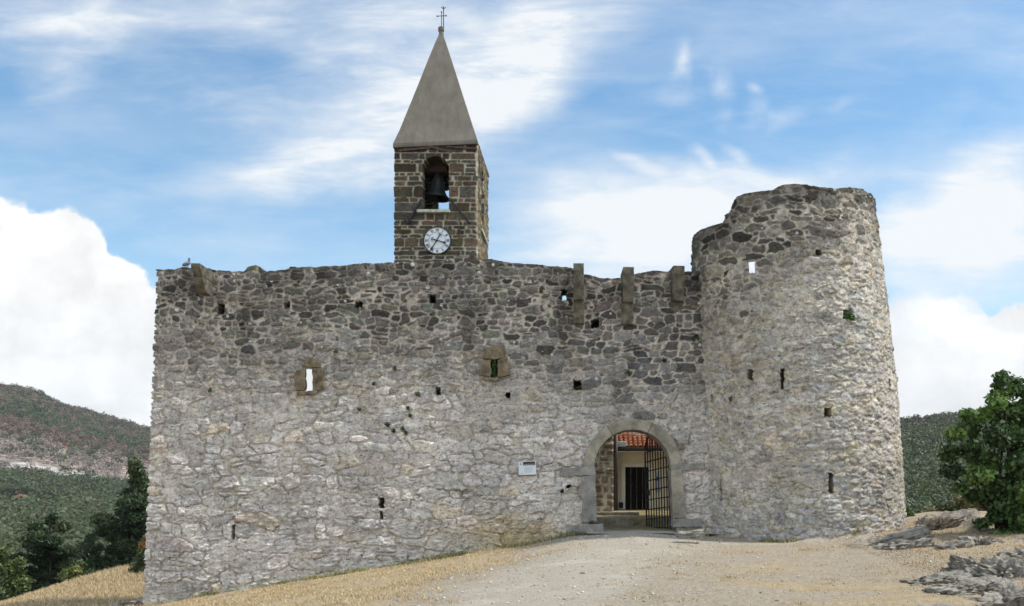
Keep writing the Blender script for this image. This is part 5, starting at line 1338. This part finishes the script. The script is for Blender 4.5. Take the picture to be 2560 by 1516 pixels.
rock(2475, 1412, 16.2, (.55, .45, 0.351), R(6), 'pitted grey limestone outcrop at the right edge', 6)
rock(2370, 1440, 15.2, (.60, .38, 0.189), R(10), 'weathered limestone bench beside the rightmost outcrop', 15)
rock(2480, 1475, 14.0, (.62, .42, 0.324), R(16), 'limestone outcrop in the bottom right corner', 7)
rock(2290, 1490, 13.5, (.28, .2, 0.081), R(4), 'small flat limestone slab near the bottom right', 8, 4)
rock(2500, 1358, 18.0, (.40, .32, 0.189), R(10), 'small grey limestone rock below the fig bush', 9, 4)
rock(1690, 1303, 22.0, (.34, .16, .10), R(4), 'dark low rock at the foot of the right hand gate jamb', 10, 4)
rock(322, 1490, 23.4, (.55, .5, .22), R(10), 'grey rock outside the bottom left corner of the fortress wall', 11, 4)

# ================================================================== SKY, SUN, CAMERA
SUN_EL, SUN_AZ = R(57), R(91.5)           # azimuth clockwise from +Y; the sun stands to the right, a little behind the wall
sd_ = np.array((math.cos(SUN_EL)*math.sin(SUN_AZ), math.cos(SUN_EL)*math.cos(SUN_AZ), math.sin(SUN_EL)))
L = bpy.data.lights.new('sun', 'SUN'); L.energy = 2.3; L.angle = R(3.0); L.color = (1, .95, .87)
lo = bpy.data.objects.new('sun', L); col.objects.link(lo)
from mathutils import Vector
lo.rotation_euler = Vector(sd_).to_track_quat('Z', 'Y').to_euler(); lo.location = (20, 20, 40)

SK, EX = .12, 1.2; KX = 1/(SK*2**EX)      # KX turns a wanted picture brightness into a sky radiance
w = bpy.data.worlds.new('World'); sc.world = w; w.use_nodes = True; t = w.node_tree
bg = t.nodes['Background']; bg.inputs['Strength'].default_value = SK
sky = nn(t, 'ShaderNodeTexSky', sky_type='NISHITA'); sky.sun_disc = False; sky.sun_elevation = SUN_EL; sky.sun_rotation = SUN_AZ; sky.air_density = 1.0; sky.dust_density = .6; sky.ozone_density = 1.6
tc = nn(t, 'ShaderNodeTexCoord'); sp = nn(t, 'ShaderNodeSeparateXYZ'); t.links.new(tc.outputs['Generated'], sp.inputs[0])
ay = math_(t, 'MAXIMUM', math_(t, 'ABSOLUTE', sp.outputs[1]), .08)
uu = math_(t, 'DIVIDE', sp.outputs[0], ay); vv = math_(t, 'DIVIDE', sp.outputs[2], ay)
cb = nn(t, 'ShaderNodeCombineXYZ'); t.links.new(uu, cb.inputs[0]); t.links.new(vv, cb.inputs[1]); UV = cb.outputs[0]
def streak(rot, sx_, sy_, scale, det=6, rgh=.6):
    mp = nn(t, 'ShaderNodeMapping'); mp.inputs['Rotation'].default_value = (0, 0, rot); mp.inputs['Scale'].default_value = (sx_, sy_, 1); t.links.new(UV, mp.inputs[0])
    return noise(t, scale, det, rgh, mp.outputs[0], .4)
s1 = streak(R(-24), 1.6, 5.0, 2.2); s2 = streak(R(-12), 1, 1.6, 9, 6, .62); s5 = streak(R(-20), 1.5, 7.0, 5.5, 7, .62); s3 = noise(t, 22, 7, .6, UV, .3); s4 = noise(t, 5, 5, .55, UV)
# warped coordinate for ragged edges
wv = nn(t, 'ShaderNodeTexNoise'); wv.inputs['Scale'].default_value = 7; wv.inputs['Detail'].default_value = 5; t.links.new(UV, wv.inputs['Vector'])
wd = nn(t, 'ShaderNodeVectorMath', operation='MULTIPLY_ADD'); t.links.new(wv.outputs['Color'], wd.inputs[0]); wd.inputs[1].default_value = (.09, .07, 0); t.links.new(UV, wd.inputs[2])
UW = nn(t, 'ShaderNodeVectorMath', operation='SUBTRACT'); t.links.new(wd.outputs[0], UW.inputs[0]); UW.inputs[1].default_value = (.045, .035, 0); UW = UW.outputs[0]
def blob(u, v, ru, rv, rot, wgt, src=None, soft=1.0):
    """soft ellipse of cloud around the direction (u, v); soft = share of the radius that fades"""
    mp = nn(t, 'ShaderNodeMapping', vector_type='TEXTURE'); mp.inputs['Location'].default_value = ((u-UC)/F0, (VC-v)/F0, 0); mp.inputs['Rotation'].default_value = (0, 0, R(rot)); mp.inputs['Scale'].default_value = (ru/F0, rv/F0, 1)
    t.links.new(src or UW, mp.inputs[0]); ln = nn(t, 'ShaderNodeVectorMath', operation='LENGTH'); t.links.new(mp.outputs[0], ln.inputs[0])
    return mapr(t, ln.outputs['Value'], 1.0, 1.0-soft, 0, wgt, True)
def total(lst):
    o = lst[0]
    for q in lst[1:]: o = math_(t, 'ADD', o, q)
    return o
cir = total([blob(740, 405, 430, 100, 5, .95), blob(1000, 290, 500, 190, 20, .95), blob(1300, 100, 540, 190, 30, 1.0), blob(950, 120, 480, 190, 25, .62), blob(700, 10, 600, 130, 3, .60),
             blob(150, 60, 360, 150, -4, .72), blob(150, 180, 120, 110, 40, .5), blob(560, 250, 150, 170, 50, .25), blob(1200, 330, 160, 130, 20, .3), blob(620, 590, 220, 60, 8, .22)])
cir = math_(t, 'MULTIPLY', cir, mapr(t, s1, .30, .62, .55, 1.15)); cir = math_(t, 'MULTIPLY', cir, mapr(t, s2, .3, .65, .70, 1.08)); cir = math_(t, 'MULTIPLY', cir, mapr(t, s5, .34, .62, .55, 1.05))
bank = total([blob(1540, 560, 520, 200, 10, 1.25), blob(1720, 520, 600, 190, -8, .6), blob(2000, 420, 420, 80, 4, .40), blob(2420, 560, 400, 260, 8, 1.15), blob(2480, 380, 240, 90, 18, .6), blob(2300, 580, 330, 180, 4, .75),
              blob(1560, 392, 90, 26, -18, .5), blob(1715, 380, 70, 26, -28, .55), blob(1820, 372, 80, 26, -24, .4), blob(1900, 420, 200, 40, -8, .3), blob(1850, 640, 260, 160, 0, .8)])
bank = math_(t, 'MULTIPLY', bank, mapr(t, s2, .3, .65, .66, 1.08)); bank = math_(t, 'MULTIPLY', bank, mapr(t, s5, .34, .62, .62, 1.02))
wisp = total([blob(1655, 148, 42, 62, -20, .55), blob(1640, 215, 48, 40, 0, .3), blob(1768, 190, 60, 60, 35, .45), blob(1868, 190, 34, 24, 0, .4), blob(1905, 275, 110, 40, 12, .38), blob(1775, 275, 50, 40, 40, .32), blob(1868, 240, 50, 45, 30, .3), blob(2065, 258, 40, 20, 12, .2)])
wisp = math_(t, 'MULTIPLY', wisp, mapr(t, s3, .34, .62, .2, 1.35)); wisp = math_(t, 'ADD', math_(t, 'MULTIPLY', wisp, .8), math_(t, 'ADD', mapr(t, s1, .40, .75, .03, .32), mapr(t, s5, .46, .75, 0, .14)))
UE = nn(t, 'ShaderNodeVectorMath', operation='MULTIPLY_ADD'); w2 = nn(t, 'ShaderNodeTexNoise'); w2.inputs['Scale'].default_value = 17; w2.inputs['Detail'].default_value = 6; w2.inputs['Roughness'].default_value = .55; t.links.new(UV, w2.inputs['Vector'])
t.links.new(w2.outputs['Color'], UE.inputs[0]); UE.inputs[1].default_value = (.06, .06, 0); t.links.new(UV, UE.inputs[2]); UE = UE.outputs[0]
EO = .03*F0    # mean offset of that warp
def cum(u, v, ru, rv, rot=0, wgt=1.4, soft=.10): return blob(u+EO, v-EO, ru, rv, rot, wgt, UE, soft)
cu1 = total([cum(-60, 780, 290, 330, 0), cum(150, 860, 200, 370, 0), cum(280, 900, 130, 300, 0), cum(40, 900, 400, 280, 0, 1.2), cum(640, 1010, 420, 180, 0, 1.2, .3)])
cu2 = total([cum(2400, 930, 260, 160, 0, 1.0, .25), cum(2490, 840, 130, 95, 0, 1.0, .16), cum(2235, 880, 150, 190, 0, .9, .30), cum(2335, 830, 80, 110, 0, .7, .2)])
cumu = math_(t, 'MINIMUM', math_(t, 'ADD', cu1, cu2), 1.0)
# elsewhere in the sky a loose scatter of the same cloud
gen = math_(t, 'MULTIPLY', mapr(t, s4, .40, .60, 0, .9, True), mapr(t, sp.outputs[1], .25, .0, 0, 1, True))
bk = mapr(t, sp.outputs[1], .10, -.25, 1.0, 2.0, True)     # unseen sky behind the camera brightened, added fill for the facade
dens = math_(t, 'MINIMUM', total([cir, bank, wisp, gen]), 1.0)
dens = mapr(t, dens, .02, 1.0, 0.0, .96)
KS = KX
thin = (.93*KS, .96*KS, .985*KS)
skc = mix(t, 1.0, sky.outputs[0], (.49, .645, .665), 'MULTIPLY')
# pale band towards the horizon as in summer haze
skc = mix(t, mapr(t, vv, .42, .0, 0, .35), skc, (.62*KS, .78*KS, .90*KS))
cc_ = mix(t, dens, skc, thin)
shade = math_(t, 'MULTIPLY', mapr(t, streak(R(-8), 1, 2.2, 5, 5, .55), .35, .65, .86, 1.03), mapr(t, noise(t, 15, 6, .6, UE), .36, .60, .90, 1.03))
cwhite = scl(t, mix(t, mapr(t, vv, .30, .08, 0, .55, True), (1.12*KS, 1.12*KS, 1.12*KS), (.89*KS, .93*KS, .965*KS)), shade)
cc_ = mix(t, cumu, cc_, cwhite)
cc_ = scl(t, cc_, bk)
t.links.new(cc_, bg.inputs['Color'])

# the summer air: one closed box round the scene, the sky outside it
hb_ = MB(); hb_.box((-1500, -400, -60), (1300, 1500, 160)); m, t, b = nt('summer_haze'); t.nodes.remove(b)
pv = nn(t, 'ShaderNodeVolumePrincipled'); pv.inputs['Color'].default_value = (.80, .88, .97, 1); pv.inputs['Density'].default_value = .00008; pv.inputs['Anisotropy'].default_value = 0
t.links.new(pv.outputs[0], t.nodes['Material Output'].inputs['Volume'])
tag(hb_.build('haze', m), kind='stuff')
cam = bpy.data.cameras.new('camera'); co = bpy.data.objects.new('camera', cam); col.objects.link(co); sc.camera = co
co.location = (0, 0, EYE); co.rotation_euler = (R(90), 0, 0)
cam.sensor_width = 36; cam.lens = F0/2506*36; cam.shift_x = -(UC-1253)/2506; cam.shift_y = (VC-742)/2506
cam.clip_start = .1; cam.clip_end = 20000
sc.view_settings.view_transform = 'Standard'; sc.view_settings.look = 'None'; sc.view_settings.gamma = 1; sc.view_settings.exposure = EX
sc.cycles.max_bounces = 6; sc.cycles.diffuse_bounces = 3; sc.cycles.transmission_bounces = 2
